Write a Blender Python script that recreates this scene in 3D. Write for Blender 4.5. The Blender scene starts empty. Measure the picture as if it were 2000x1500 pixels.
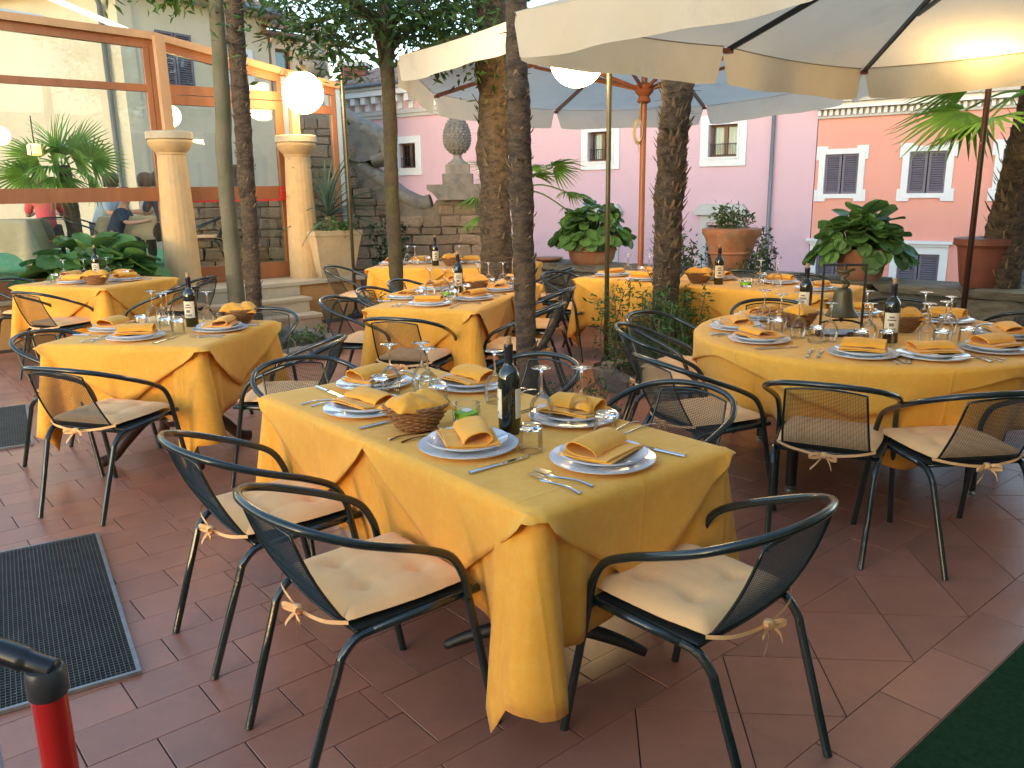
import bpy, bmesh, math, random
from mathutils import Vector, Matrix, Euler, noise as mnoise
random.seed(7)
R = math.radians
S = bpy.context.scene
COL = S.collection
# ------------------------------------------------------------------ camera
cd = bpy.data.cameras.new("camera"); cam = bpy.data.objects.new("camera", cd); COL.objects.link(cam)
rt = Vector((0.99988864, -0.00346604, -0.01451564)); dn = Vector((-0.01492371, -0.23222435, -0.97254776)); fw = rt.cross(-dn) * -1
fw = Vector((0.0, 0.97265607, -0.23225021))
m = Matrix.Identity(4)
for i in range(3):
    m[i][0] = rt[i]; m[i][1] = -dn[i]; m[i][2] = -fw[i]; m[i][3] = (0, 0, 1.55)[i]
cam.matrix_world = m
cd.sensor_width = 36; cd.sensor_fit = 'HORIZONTAL'; cd.lens = 28.8; cd.clip_start = .05; cd.clip_end = 3000
S.camera = cam
# ------------------------------------------------------------------ sky, sun, exposure
SUN_EL, SUN_AZ = R(9), R(242)          # direction the light comes from (azimuth counter-clockwise from +X)
w = bpy.data.worlds.new("World"); S.world = w; w.use_nodes = True
nt = w.node_tree; bg = nt.nodes["Background"]
sky = nt.nodes.new("ShaderNodeTexSky"); sky.sky_type = 'NISHITA'; sky.sun_disc = False
sky.sun_elevation = SUN_EL; sky.sun_rotation = R(90) - SUN_AZ
sky.air_density = 1.0; sky.dust_density = 0.5; sky.ozone_density = 1.0
nt.links.new(sky.outputs[0], bg.inputs[0]); bg.inputs[1].default_value = 0.15
sd = bpy.data.lights.new("sun", 'SUN'); sd.energy = 0.1; sd.angle = R(25); sd.color = (1.0, .97, .94)
so = bpy.data.objects.new("sun", sd); COL.objects.link(so)
sv = Vector((math.cos(SUN_EL) * math.cos(SUN_AZ), math.cos(SUN_EL) * math.sin(SUN_AZ), math.sin(SUN_EL)))
so.rotation_euler = sv.to_track_quat('Z', 'Y').to_euler()
S.view_settings.view_transform = 'Standard'; S.view_settings.look = 'None'
S.view_settings.gamma = 1.0; S.view_settings.use_curve_mapping = False
S.view_settings.exposure = 2.2
S.render.engine = 'CYCLES'
S.cycles.use_denoising = True
S.cycles.max_bounces = 10; S.cycles.transparent_max_bounces = 24; S.cycles.transmission_bounces = 10
S.cycles.caustics_reflective = False; S.cycles.caustics_refractive = False
S.cycles.sample_clamp_indirect = 6.0

# ------------------------------------------------------------------ materials
MATS = {}
def mat(name, col, rough=.6, metal=0., spec=.5, var=.12, scale=6., bump=0., bscale=60., rnd=0., coat=0., sheen=0., trans=0., stain=None, stretch=None, crease=False):
    """principled material: base colour varied by object-space noise, optional bump, per-piece random shade"""
    if name in MATS: return MATS[name]
    M = bpy.data.materials.new(name); M.use_nodes = True; T = M.node_tree; N = T.nodes; Lk = T.links.new
    b = N["Principled BSDF"]; b.inputs["Roughness"].default_value = rough; b.inputs["Metallic"].default_value = metal
    b.inputs["Specular IOR Level"].default_value = spec; b.inputs["Coat Weight"].default_value = coat
    b.inputs["Sheen Weight"].default_value = sheen
    tc = N.new("ShaderNodeTexCoord"); mp = N.new("ShaderNodeMapping"); Lk(tc.outputs["Object"], mp.inputs[0])
    if stretch: mp.inputs["Scale"].default_value = stretch
    if rnd:
        oi = N.new("ShaderNodeObjectInfo"); va = N.new("ShaderNodeVectorMath"); va.operation = 'ADD'
        mu = N.new("ShaderNodeMath"); mu.operation = 'MULTIPLY'; mu.inputs[1].default_value = 37.0
        Lk(oi.outputs["Random"], mu.inputs[0]); Lk(mp.outputs[0], va.inputs[0]); Lk(mu.outputs[0], va.inputs[1]); vec = va.outputs[0]
    else: vec = mp.outputs[0]
    n1 = N.new("ShaderNodeTexNoise"); n1.inputs["Scale"].default_value = scale; n1.inputs["Detail"].default_value = 6; n1.inputs["Roughness"].default_value = .65
    Lk(vec, n1.inputs["Vector"])
    mr = N.new("ShaderNodeMapRange"); mr.inputs[1].default_value = .25; mr.inputs[2].default_value = .75; mr.inputs[3].default_value = 1 - var; mr.inputs[4].default_value = 1 + var
    Lk(n1.outputs[0], mr.inputs[0]); fac = mr.outputs[0]
    if rnd:
        gi = N.new("ShaderNodeNewGeometry"); ad = N.new("ShaderNodeMath"); ad.operation = 'ADD'
        Lk(oi.outputs["Random"], ad.inputs[0]); Lk(gi.outputs["Random Per Island"], ad.inputs[1])
        fr = N.new("ShaderNodeMath"); fr.operation = 'FRACT'; Lk(ad.outputs[0], fr.inputs[0])
        m2 = N.new("ShaderNodeMapRange"); m2.inputs[3].default_value = 1 - rnd; m2.inputs[4].default_value = 1 + rnd; Lk(fr.outputs[0], m2.inputs[0])
        mm = N.new("ShaderNodeMath"); mm.operation = 'MULTIPLY'; Lk(fac, mm.inputs[0]); Lk(m2.outputs[0], mm.inputs[1]); fac = mm.outputs[0]
    base = N.new("ShaderNodeRGB"); base.outputs[0].default_value = (*col, 1); bc = base.outputs[0]
    if stain:
        n3 = N.new("ShaderNodeTexNoise"); n3.inputs["Scale"].default_value = stain[1]; n3.inputs["Detail"].default_value = 8; n3.inputs["Roughness"].default_value = .7
        Lk(vec, n3.inputs["Vector"])
        r3 = N.new("ShaderNodeMapRange"); r3.inputs[1].default_value = stain[2]; r3.inputs[2].default_value = stain[3]; Lk(n3.outputs[0], r3.inputs[0])
        mx = N.new("ShaderNodeMix"); mx.data_type = 'RGBA'; Lk(r3.outputs[0], mx.inputs[0]); Lk(bc, mx.inputs[6]); mx.inputs[7].default_value = (*stain[0], 1); bc = mx.outputs[2]
    vm = N.new("ShaderNodeVectorMath"); vm.operation = 'SCALE'; Lk(bc, vm.inputs[0]); Lk(fac, vm.inputs["Scale"])
    Lk(vm.outputs[0], b.inputs["Base Color"])
    if rough < .75:
        rr = N.new("ShaderNodeMapRange"); rr.inputs[3].default_value = max(.02, rough * .75); rr.inputs[4].default_value = min(1, rough * 1.3); Lk(n1.outputs[0], rr.inputs[0]); Lk(rr.outputs[0], b.inputs["Roughness"])
    if bump:
        n2 = N.new("ShaderNodeTexNoise"); n2.inputs["Scale"].default_value = bscale; n2.inputs["Detail"].default_value = 5; Lk(vec, n2.inputs["Vector"])
        hsrc = n2.outputs[0]
        if crease:
            sp_ = N.new("ShaderNodeSeparateXYZ"); Lk(tc.outputs["Object"], sp_.inputs[0])
            nb = N.new("ShaderNodeTexNoise"); nb.inputs["Scale"].default_value = 9; nb.inputs["Detail"].default_value = 3; Lk(vec, nb.inputs["Vector"])
            mm_ = N.new("ShaderNodeMath"); mm_.operation = 'MULTIPLY'; mm_.inputs[1].default_value = 4.0; Lk(nb.outputs[0], mm_.inputs[0]); acc = mm_.outputs[0]
            ax2 = N.new("ShaderNodeMath"); ax2.operation = 'ADD'; ax2.inputs[1].default_value = 0; Lk(hsrc, ax2.inputs[0])
            ac = N.new("ShaderNodeMath"); ac.operation = 'ADD'; Lk(ax2.outputs[0], ac.inputs[0]); Lk(acc, ac.inputs[1]); acc = ac.outputs[0]
            for k_, per_ in ((0, .37), (1, .41)):
                q_ = N.new("ShaderNodeMath"); q_.operation = 'PINGPONG'; q_.inputs[1].default_value = per_ / 2; Lk(sp_.outputs[k_], q_.inputs[0])
                r_ = N.new("ShaderNodeMapRange"); r_.inputs[1].default_value = 0; r_.inputs[2].default_value = .010; r_.inputs[3].default_value = 1.2; r_.inputs[4].default_value = 0; Lk(q_.outputs[0], r_.inputs[0])
                a_ = N.new("ShaderNodeMath"); a_.operation = 'ADD'; Lk(acc, a_.inputs[0]); Lk(r_.outputs[0], a_.inputs[1]); acc = a_.outputs[0]
            hsrc = acc
        bp = N.new("ShaderNodeBump"); bp.inputs["Strength"].default_value = bump; bp.inputs["Distance"].default_value = .005 if crease else .02; Lk(hsrc, bp.inputs["Height"]); Lk(bp.outputs[0], b.inputs["Normal"])
    if trans:
        out = N["Material Output"]; tr = N.new("ShaderNodeBsdfTranslucent"); Lk(vm.outputs[0], tr.inputs[0]); mi = N.new("ShaderNodeMixShader"); mi.inputs[0].default_value = trans
        Lk(b.outputs[0], mi.inputs[1]); Lk(tr.outputs[0], mi.inputs[2]); Lk(mi.outputs[0], out.inputs[0])
    MATS[name] = M; return M

def glass_thin(name, tint=(1, 1, 1), refl=1.0, ior=1.5, rough=0.0):
    M = bpy.data.materials.new(name); M.use_nodes = True; T = M.node_tree; N = T.nodes; Lk = T.links.new
    N.remove(N["Principled BSDF"]); out = N["Material Output"]
    t = N.new("ShaderNodeBsdfTransparent"); t.inputs[0].default_value = (*tint, 1)
    g = N.new("ShaderNodeBsdfGlossy"); g.inputs["Roughness"].default_value = rough
    f = N.new("ShaderNodeFresnel"); f.inputs[0].default_value = ior
    k = N.new("ShaderNodeMath"); k.operation = 'MULTIPLY'; k.use_clamp = True; k.inputs[1].default_value = refl; Lk(f.outputs[0], k.inputs[0])
    mi = N.new("ShaderNodeMixShader"); Lk(k.outputs[0], mi.inputs[0]); Lk(t.outputs[0], mi.inputs[1]); Lk(g.outputs[0], mi.inputs[2]); Lk(mi.outputs[0], out.inputs[0])
    MATS[name] = M; return M
def glass_solid(name, col=(1, 1, 1)):
    M = bpy.data.materials.new(name); M.use_nodes = True; N = M.node_tree.nodes; b = N["Principled BSDF"]
    b.inputs["Base Color"].default_value = (*col, 1); b.inputs["Roughness"].default_value = .01; b.inputs["Transmission Weight"].default_value = 1; b.inputs["IOR"].default_value = 1.5
    MATS[name] = M; return M
def emit(name, col, st):
    M = bpy.data.materials.new(name); M.use_nodes = True; N = M.node_tree.nodes; b = N["Principled BSDF"]
    b.inputs["Base Color"].default_value = (.9, .88, .84, 1); b.inputs["Emission Color"].default_value = (*col, 1); b.inputs["Emission Strength"].default_value = st
    MATS[name] = M; return M

CLOTH = mat("yellow damask cloth", (.87, .39, .044), .75, var=.06, scale=9, bump=.35, bscale=420, sheen=.15, spec=.25, stain=((.88, .44, .064), 30, .46, .64), crease=True)
CLOTH2 = mat("yellow overlay cloth", (.89, .415, .052), .75, var=.05, scale=8, bump=.35, bscale=420, sheen=.15, spec=.25, stain=((.90, .465, .075), 28, .46, .64), crease=True)
NAPK = mat("orange yellow napkin", (.86, .385, .040), .8, var=.07, scale=14, bump=.1, bscale=300, rnd=.06, spec=.2, sheen=.2)
CUSH = mat("pale yellow cushion", (.92, .53, .235), .85, var=.06, scale=10, bump=.12, bscale=240, rnd=.05, spec=.2, sheen=.2)
PAINT = mat("dark green chair paint", (.010, .020, .021), .22, var=.25, scale=25, bump=.04, bscale=90, spec=.6, coat=.3)
MESHM = mat("dark chair mesh", (.022, .030, .030), .45, var=.2, scale=30, spec=.4)
TILE = mat("terracotta tile", (.42, .175, .112), .33, var=.14, scale=5, bump=.05, bscale=25, rnd=.10, spec=.5, stain=((.33, .15, .105), 2.3, .5, .72))
GROUT = mat("tile grout", (.060, .040, .034), .9, var=.2, scale=20, bump=.2)
CARPET = mat("green carpet", (.020, .055, .022), .95, var=.35, scale=60, bump=.6, bscale=500, spec=.1)
GREENMAT = mat("indoor green floor", (.06, .30, .12), .85, var=.15, scale=20, bump=.2, bscale=300)
STEEL = mat("galvanised steel", (.30, .31, .31), .45, .7, var=.25, scale=18)
GRATEM = mat("grate bars", (.13, .135, .13), .5, .5, var=.3, scale=12)
PIT_SHADE = mat("dark pit", (.012, .013, .016), .9, var=.3)
WHITE = mat("white porcelain", (.80, .81, .84), .12, var=.02, scale=5, spec=.6, coat=.4)
SILVER = mat("polished cutlery", (.72, .72, .74), .14, 1.0, var=.05, scale=20)
WICKER = mat("wicker", (.27, .125, .045), .6, var=.3, scale=60, bump=.3, bscale=150)
BOTTLE = mat("dark bottle glass", (.006, .009, .006), .07, var=.1, spec=.8, coat=.5)
LABELM = mat("bottle paper label", (.72, .64, .47), .8, var=.07, scale=40)
CAPS = mat("bottle capsule", (.012, .012, .022), .3, var=.1, spec=.6)
CORK = mat("cork", (.45, .27, .12), .9, var=.25, scale=120)
GL = glass_thin("drinking glass", (.992, .995, .995), .75, 1.45)
GS = glass_solid("solid glass")
PANE = glass_thin("window pane", (.97, .985, .985), 1.25, 1.5)
WPANE = glass_thin("house window glass", (.75, .82, .85), 1.4, 1.5)
GREENW = mat("green candle", (.25, .62, .02), .5, var=.1, scale=30, bump=.2, bscale=200)
WICK = mat("white wick holder", (.8, .8, .78), .5)
WOODF = mat("orange brown wood frame", (.33, .125, .050), .42, var=.22, scale=5, bump=.06, bscale=40, stretch=(1, 1, .25))
WOODL = mat("light wood post", (.52, .29, .14), .5, var=.15, scale=5, bump=.06, bscale=40, stretch=(1, 1, .2))
WOODT = mat("teak umbrella wood", (.26, .085, .038), .4, var=.25, scale=12, bump=.05, bscale=60, stretch=(1, 1, .15))
WOODD = mat("dark table wood", (.045, .022, .015), .35, var=.3, scale=10)
IRON = mat("black cast iron", (.012, .012, .013), .5, var=.3, scale=30, bump=.15, bscale=120)
BRONZE = mat("aged bronze bell", (.10, .082, .045), .45, .55, var=.3, scale=25, bump=.1, bscale=80, stain=((.07, .085, .06), 12, .5, .7))
BRASS = mat("brass lamp pole", (.105, .088, .05), .4, .4, var=.2, scale=10)
STONEC = mat("tan column stone", (.60, .40, .19), .75, var=.12, scale=7, bump=.12, bscale=70, stain=((.50, .36, .22), 4, .5, .75))
STEPST = mat("pale travertine", (.52, .44, .31), .7, var=.12, scale=5, bump=.15, bscale=50, stain=((.40, .33, .24), 7, .5, .75))
OCHRE = mat("ochre plaster", (.50, .27, .085), .85, var=.12, scale=4, bump=.12, bscale=60, stain=((.40, .25, .12), 3, .5, .8))
STONE = mat("rubble stone", (.27, .185, .118), .9, var=.32, scale=7, bump=.5, bscale=30, rnd=.28, stain=((.20, .16, .12), 5, .45, .7))
STONEG = mat("weathered grey stone", (.235, .205, .17), .9, var=.3, scale=8, bump=.5, bscale=36, rnd=.18, stain=((.17, .16, .14), 6, .45, .68))
MORTAR = mat("lime mortar", (.20, .165, .125), .95, var=.3, scale=9, bump=.5, bscale=40)
PARA = mat("parapet stone", (.20, .175, .13), .9, var=.35, scale=6, bump=.5, bscale=30, rnd=.22, stain=((.10, .095, .06), 4, .45, .68))
TERRA = mat("terracotta pot", (.36, .15, .075), .75, var=.22, scale=8, bump=.15, bscale=60, stain=((.33, .24, .16), 5, .48, .72))
TERRAD = mat("dark terracotta pot", (.20, .062, .038), .6, var=.2, scale=8, bump=.1, bscale=60)
POTST = mat("tan stone pot", (.55, .42, .24), .8, var=.15, scale=6, bump=.2, bscale=50, stain=((.40, .30, .19), 4, .5, .75))
SOIL = mat("soil", (.035, .024, .016), .95, var=.4, scale=40, bump=.8, bscale=90)
LEAFB = mat("bergenia leaf", (.10, .215, .06), .33, var=.25, scale=18, bump=.12, bscale=60, rnd=.35, spec=.5, trans=.22)
LEAFT = mat("tree leaf", (.045, .098, .024), .45, var=.2, scale=3, rnd=.45, spec=.4, trans=.3)
LEAFP = mat("palm leaf", (.16, .32, .05), .5, var=.25, scale=6, rnd=.25, spec=.4, trans=.3)
LEAFY = mat("yucca leaf", (.10, .17, .13), .45, var=.2, scale=8, rnd=.25, trans=.15)
LEAFS = mat("shrub leaf", (.045, .125, .022), .5, var=.3, scale=5, rnd=.4, trans=.25)
BARKP = mat("palm bark", (.105, .072, .045), .95, var=.45, scale=16, bump=.9, bscale=45, stretch=(1, 1, 2.2), stain=((.045, .032, .022), 9, .45, .6))
BARKF = mat("palm fibre tuft", (.16, .115, .07), .95, var=.4, scale=20, rnd=.4)
BARKS = mat("smooth grey green bark", (.17, .145, .095), .85, var=.22, scale=10, bump=.35, bscale=40, stain=((.09, .10, .05), 5, .45, .65))
BARKM = mat("mossy brown bark", (.072, .052, .030), .92, var=.35, scale=14, bump=.6, bscale=50, stain=((.075, .070, .022), 6, .47, .65))
CANV = mat("ivory umbrella canvas", (.80, .69, .52), .85, var=.05, scale=3, bump=.05, bscale=300, trans=.42, spec=.2, stain=((.62, .54, .42), 2.5, .55, .8))
CANVB = mat("pale umbrella canvas", (.76, .72, .65), .85, var=.05, scale=3, bump=.05, bscale=300, trans=.42, spec=.2, stain=((.60, .56, .50), 2.5, .55, .8))
GREYM = mat("dark grey rib metal", (.028, .030, .032), .35, .4, var=.15)
PINK = mat("pink plaster", (.60, .405, .465), .9, var=.05, scale=.9, bump=.06, bscale=30, stain=((.52, .36, .42), .9, .5, .75))
SALMON = mat("salmon plaster", (.68, .31, .245), .9, var=.06, scale=.9, bump=.06, bscale=30, stain=((.60, .31, .25), .9, .5, .75))
CREAM = mat("cream plaster", (.56, .50, .37), .9, var=.07, scale=.7, bump=.06, bscale=30, stain=((.47, .42, .32), .8, .48, .72))
BEIGE = mat("beige plaster", (.56, .47, .37), .9, var=.08, scale=.9)
TRIM = mat("white stone trim", (.66, .68, .70), .8, var=.06, scale=4, bump=.08, bscale=40)
TRIMG = mat("grey stone trim", (.45, .45, .44), .85, var=.12, scale=4, bump=.15, bscale=40)
SHUT = mat("grey violet shutter", (.13, .115, .15), .6, var=.1, scale=10)
SHUTB = mat("brown shutter", (.12, .075, .055), .6, var=.1, scale=10)
WFRAME = mat("brown window frame", (.16, .075, .04), .5, var=.15)
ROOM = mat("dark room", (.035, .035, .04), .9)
CURT = mat("white curtain", (.72, .74, .78), .9, var=.08, scale=3)
RTILE = mat("old roof tile", (.30, .20, .16), .9, var=.3, scale=5, bump=.3, bscale=25, rnd=.3, stain=((.22, .20, .19), 3, .45, .7))
GUTTER = mat("grey gutter", (.16, .18, .21), .5, .3, var=.15)
ASPH = mat("asphalt", (.05, .05, .052), .9, var=.2)
RED = mat("glossy red enamel", (.62, .022, .018), .18, var=.05, spec=.6, coat=.6)
REDP = mat("red plastic bar", (.60, .03, .03), .3, var=.05)
DGREY = mat("dark grey plastic", (.055, .052, .055), .35, var=.1, spec=.5)
BLACK = mat("black plastic", (.010, .010, .013), .3, var=.1, spec=.5)
PALE = mat("pale blue grey metal", (.42, .50, .58), .4, .3, var=.1)
ROPE = mat("rope", (.45, .36, .24), .9, var=.25, scale=60)
GLOBE = emit("lit opal globe", (1.0, .70, .29), 8.0)
LANT = emit("lit lantern", (1.0, .62, .06), .35)
SKIN = mat("skin", (.55, .30, .21), .5, var=.05)
HAIR = mat("brown hair", (.07, .042, .025), .6, var=.3, scale=80)
def fabric(n, c): return mat(n, c, .85, var=.08, scale=12, bump=.1, bscale=200, spec=.2)
INCLOTH = fabric("beige tablecloth", (.52, .44, .28)); ROOFM = STEEL

# ------------------------------------------------------------------ mesh helpers
class MB:
    def __init__(s): s.v = []; s.f = []; s.mi = []; s.cur = 0
    def add(s, vs, fs):
        o = len(s.v); s.v += [tuple(p) for p in vs]; s.f += [tuple(i + o for i in f) for f in fs]; s.mi += [s.cur] * len(fs)
    def box(s, c, d, rz=0., mtx=None, taper=1.):
        x, y, z = d[0] / 2, d[1] / 2, d[2] / 2
        vs = [Vector((sx * x * (taper if sz > 0 else 1), sy * y * (taper if sz > 0 else 1), sz * z)) for sz in (-1, 1) for sx, sy in ((-1, -1), (1, -1), (1, 1), (-1, 1))]
        M = mtx if mtx else Matrix.Rotation(rz, 3, 'Z')
        s.add([M @ p + Vector(c) for p in vs], [(0, 3, 2, 1), (4, 5, 6, 7), (0, 1, 5, 4), (1, 2, 6, 5), (2, 3, 7, 6), (3, 0, 4, 7)])
    def bar(s, a, b, wd, h):
        a = Vector(a); b = Vector(b); d = (b - a); L = d.length; q = d.to_track_quat('X', 'Z').to_matrix()
        s.box((a + b) / 2, (L, wd, h), mtx=q)
    def tube(s, pts, r, n=8, cap=True, closed=False):
        P = [Vector(p) for p in pts]; k = len(P); rs = r if isinstance(r, (list, tuple)) else [r] * k
        o = len(s.v); up = None; rings = []
        for i, p in enumerate(P):
            if closed: t = P[(i + 1) % k] - P[i - 1]
            else: t = P[min(i + 1, k - 1)] - P[max(i - 1, 0)]
            t = t.normalized() if t.length > 1e-9 else Vector((0, 0, 1))
            if up is None: up = t.orthogonal().normalized()
            else:
                up = up - t * up.dot(t); up = up.normalized() if up.length > 1e-6 else t.orthogonal().normalized()
            bi = t.cross(up); rings.append([p + (up * math.cos(a) + bi * math.sin(a)) * rs[i] for a in [2 * math.pi * j / n for j in range(n)]])
        vs = [q for rg in rings for q in rg]; fs = []
        for i in range(k if closed else k - 1):
            for j in range(n): a = i * n + j; b = i * n + (j + 1) % n; c = ((i + 1) % k) * n + (j + 1) % n; d = ((i + 1) % k) * n + j; fs.append((a, b, c, d))
        if cap and not closed: fs.append(tuple(range(n - 1, -1, -1))); fs.append(tuple((k - 1) * n + j for j in range(n)))
        s.add(vs, fs)
    def lathe(s, prof, n=24, c=(0, 0, 0), sx=1., sy=1., flute=None):
        vs = []; fs = []; k = len(prof)
        for r, z in prof:
            for j in range(n):
                a = 2 * math.pi * j / n; rr = r * (1 + (flute(a) if flute else 0))
                vs.append((c[0] + rr * math.cos(a) * sx, c[1] + rr * math.sin(a) * sy, c[2] + z))
        for i in range(k - 1):
            for j in range(n): fs.append((i * n + j, i * n + (j + 1) % n, (i + 1) * n + (j + 1) % n, (i + 1) * n + j))
        if prof[0][0] > 1e-5: fs.append(tuple(range(n - 1, -1, -1)))
        if prof[-1][0] > 1e-5: fs.append(tuple((k - 1) * n + j for j in range(n)))
        s.add(vs, fs)
    def grid(s, nu, nv, fn):
        vs = [fn(i / nu, j / nv) for j in range(nv + 1) for i in range(nu + 1)]
        s.add(vs, [(j * (nu + 1) + i, j * (nu + 1) + i + 1, (j + 1) * (nu + 1) + i + 1, (j + 1) * (nu + 1) + i) for j in range(nv) for i in range(nu)])
    def prism(s, poly, z0, z1):
        n = len(poly); s.add([(x, y, z0) for x, y in poly] + [(x, y, z1) for x, y in poly],
              [tuple(range(n - 1, -1, -1)), tuple(range(n, 2 * n))] + [(i, (i + 1) % n, n + (i + 1) % n, n + i) for i in range(n)])
    def prismy(s, poly, y0, y1):          # outline in x,z extruded along y
        n = len(poly); s.add([(x, y0, z) for x, z in poly] + [(x, y1, z) for x, z in poly],
              [tuple(range(n)), tuple(range(2 * n - 1, n - 1, -1))] + [(n + i, n + (i + 1) % n, (i + 1) % n, i) for i in range(n)])
    def mesh(s, name, mats, smooth=False, merge=False):
        me = bpy.data.meshes.new(name); me.from_pydata(s.v, [], s.f)
        mats = mats if isinstance(mats, (list, tuple)) else [mats]
        for q in mats: me.materials.append(q)
        if len(mats) > 1: me.polygons.foreach_set("material_index", s.mi)
        if merge:
            bm = bmesh.new(); bm.from_mesh(me); bmesh.ops.remove_doubles(bm, verts=bm.verts, dist=1e-5); bmesh.ops.recalc_face_normals(bm, faces=bm.faces); bm.to_mesh(me); bm.free()
        if smooth is True: me.polygons.foreach_set("use_smooth", [True] * len(me.polygons))
        elif smooth: 
            me.polygons.foreach_set("use_smooth", [True] * len(me.polygons)); 
            me.set_sharp_from_angle(angle=R(smooth))
        me.update(); return me
    def obj(s, name, mats, parent=None, smooth=False, **k): return O(name, s.mesh(name, mats, smooth), parent, **k)

def O(name, me, parent=None, loc=(0, 0, 0), rot=(0, 0, 0), sc=(1, 1, 1)):
    o = bpy.data.objects.new(name, me); COL.objects.link(o); o.location = loc; o.rotation_euler = rot; o.scale = sc
    if parent: o.parent = parent
    return o
def tag(o, label=None, cat=None, group=None, kind=None):
    if label: o["label"] = label
    if cat: o["category"] = cat
    if group: o["group"] = group
    if kind: o["kind"] = kind
    return o
def thing(name, label, cat, loc=(0, 0, 0), rz=0., group=None, rot=None):
    o = O(name, None, None, loc, rot if rot else (0, 0, rz)); o.empty_display_size = .1
    return tag(o, label, cat, group)
def copy_tree(o, parent=None):
    c = o.copy(); COL.objects.link(c); c.parent = parent
    for ch in list(o.children): copy_tree(ch, c)
    return c
class Proto:                        # builds a thing once, then copies it with its parts
    def __init__(s, fn): s.fn = fn; s.first = None
    def __call__(s, loc, rz, label, cat, group=None, rot=None, sc=None):
        if s.first is None: s.first = s.fn(); o = s.first
        else: o = copy_tree(s.first)
        o.location = loc; o.rotation_euler = rot if rot else (0, 0, rz)
        o.scale = (sc, sc, sc) if sc else (1, 1, 1)
        if "group" in o: del o["group"]
        return tag(o, label, cat, group)
def spline(pts, n=6, closed=False):
    P = [Vector(p) for p in pts]; out = []; k = len(P); rg = k if closed else k - 1
    for i in range(rg):
        g = lambda j: P[j % k] if closed else P[max(0, min(k - 1, j))]
        p0, p1, p2, p3 = g(i - 1), g(i), g(i + 1), g(i + 2)
        for j in range(n):
            t = j / n; out.append(.5 * ((2 * p1) + (p2 - p0) * t + (2 * p0 - 5 * p1 + 4 * p2 - p3) * t * t + (3 * p1 - p0 - 3 * p2 + p3) * t ** 3))
    if not closed: out.append(P[-1])
    return out
def nz(x, y=0., z=0.): return mnoise.noise(Vector((x, y, z)))

# site axes: everything on the terrace is laid out along u (40 deg) and v
CU, SU = math.cos(R(40)), math.sin(R(40))
def UV(u, v, z=0.): return Vector((u * CU - v * SU, u * SU + v * CU, z))
def toUV(x, y): return x * CU + y * SU, -x * SU + y * CU
# parapet line
PP = Vector((1.75, 8.78)); PD = Vector((math.cos(R(-42)), math.sin(R(-42)))); PN = Vector((-PD.y, PD.x))
def para_dist(x, y): return (Vector((x, y)) - PP).dot(PN)

# ================================================================== GROUND AND FLOOR
g = MB(); g.box((0, 300, -6.05), (1600, 1600, .1)); tag(g.obj("ground", ASPH), kind="structure")
fl = MB(); fl.prism([(p.x, p.y) for p in (UV(-2.2, -1.5), UV(8.9, -1.5), UV(8.9, .9), UV(7.6, 4.6), UV(5.35, 12.2), UV(-2.2, 12.2))], -6.0, -.0030)
FLOOR = tag(fl.obj("floor", GROUT), kind="structure")
def clip(poly, a, b, c):            # keep a*x+b*y<=c
    out = []
    for i in range(len(poly)):
        p, q = poly[i], poly[(i + 1) % len(poly)]; dp = a * p[0] + b * p[1] - c; dq = a * q[0] + b * q[1] - c
        if dp <= 0: out.append(p)
        if dp * dq < 0: t = dp / (dp - dq); out.append((p[0] + (q[0] - p[0]) * t, p[1] + (q[1] - p[1]) * t))
    return out
def rect(u0, v0, u1, v1): return [(u0, v0), (u1, v0), (u1, v1), (u0, v1)]
tiles = []
def run_rows(v0, v1, h, u0, u1, L, off=0.):
    k = 0; v = v0
    while v < v1 - 1e-6:
        u = u0 - L + ((k % 2) * L / 2 + off) % L
        while u < u1:
            a, b = max(u, u0), min(u + L, u1)
            if b - a > .03: tiles.append(rect(a, v, b, min(v + h, v1)))
            u += L
        v += h; k += 1
run_rows(.63, 1.01, .19, -.6, 8.2, .375, .12)
# diagonal squares between the bands
s_ = .313; hd = s_ * math.sqrt(2) / 2
for i in range(-3, 20):
    for j, v in enumerate((1.01 + .2225, 1.01, 1.455)):
        u = 1.913 + i * 2 * hd + (hd if j == 0 else 0)
        p = [(u - hd, v), (u, v - hd), (u + hd, v), (u, v + hd)]
        p = clip(clip(p, 0, 1, 1.455), 0, -1, -1.01)
        if len(p) > 2: tiles.append(p)
run_rows(1.455, 1.642, .187, -.6, 8.2, .375, .2)
run_rows(1.642, 1.722, .08, -.6, 8.2, .375, .05)
run_rows(1.722, 9.7, .187, -1.2, 1.15, .375, .24)
run_rows(1.722, 12.0, .313, 1.15, 8.4, .313, 0.)
good = []
for p in tiles:
    cu = sum(q[0] for q in p) / len(p); cv = sum(q[1] for q in p) / len(p); c = UV(cu, cv)
    if para_dist(c.x, c.y) > -.1: continue
    if cu > 2.85 and cu < 5.2 and cv > 9.05: continue
    if cv > 9.6 and cu < 5.2: continue
    if c.y > 12.0 or c.y < 1.2: continue
    if abs(c.x) / c.y > .78 and c.y > 2.2: continue
    if len(p) < 3: continue
    # shrink for the joint
    gap = .0021; q = []
    for a in p:
        dx, dy = a[0] - cu, a[1] - cv; l = math.hypot(dx, dy); q.append((a[0] - dx / l * gap * 1.3, a[1] - dy / l * gap * 1.3))
    good.append((math.hypot(c.x, c.y), c, [UV(*a).xy - c.xy for a in q]))
good.sort(key=lambda t: t[0])
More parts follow.
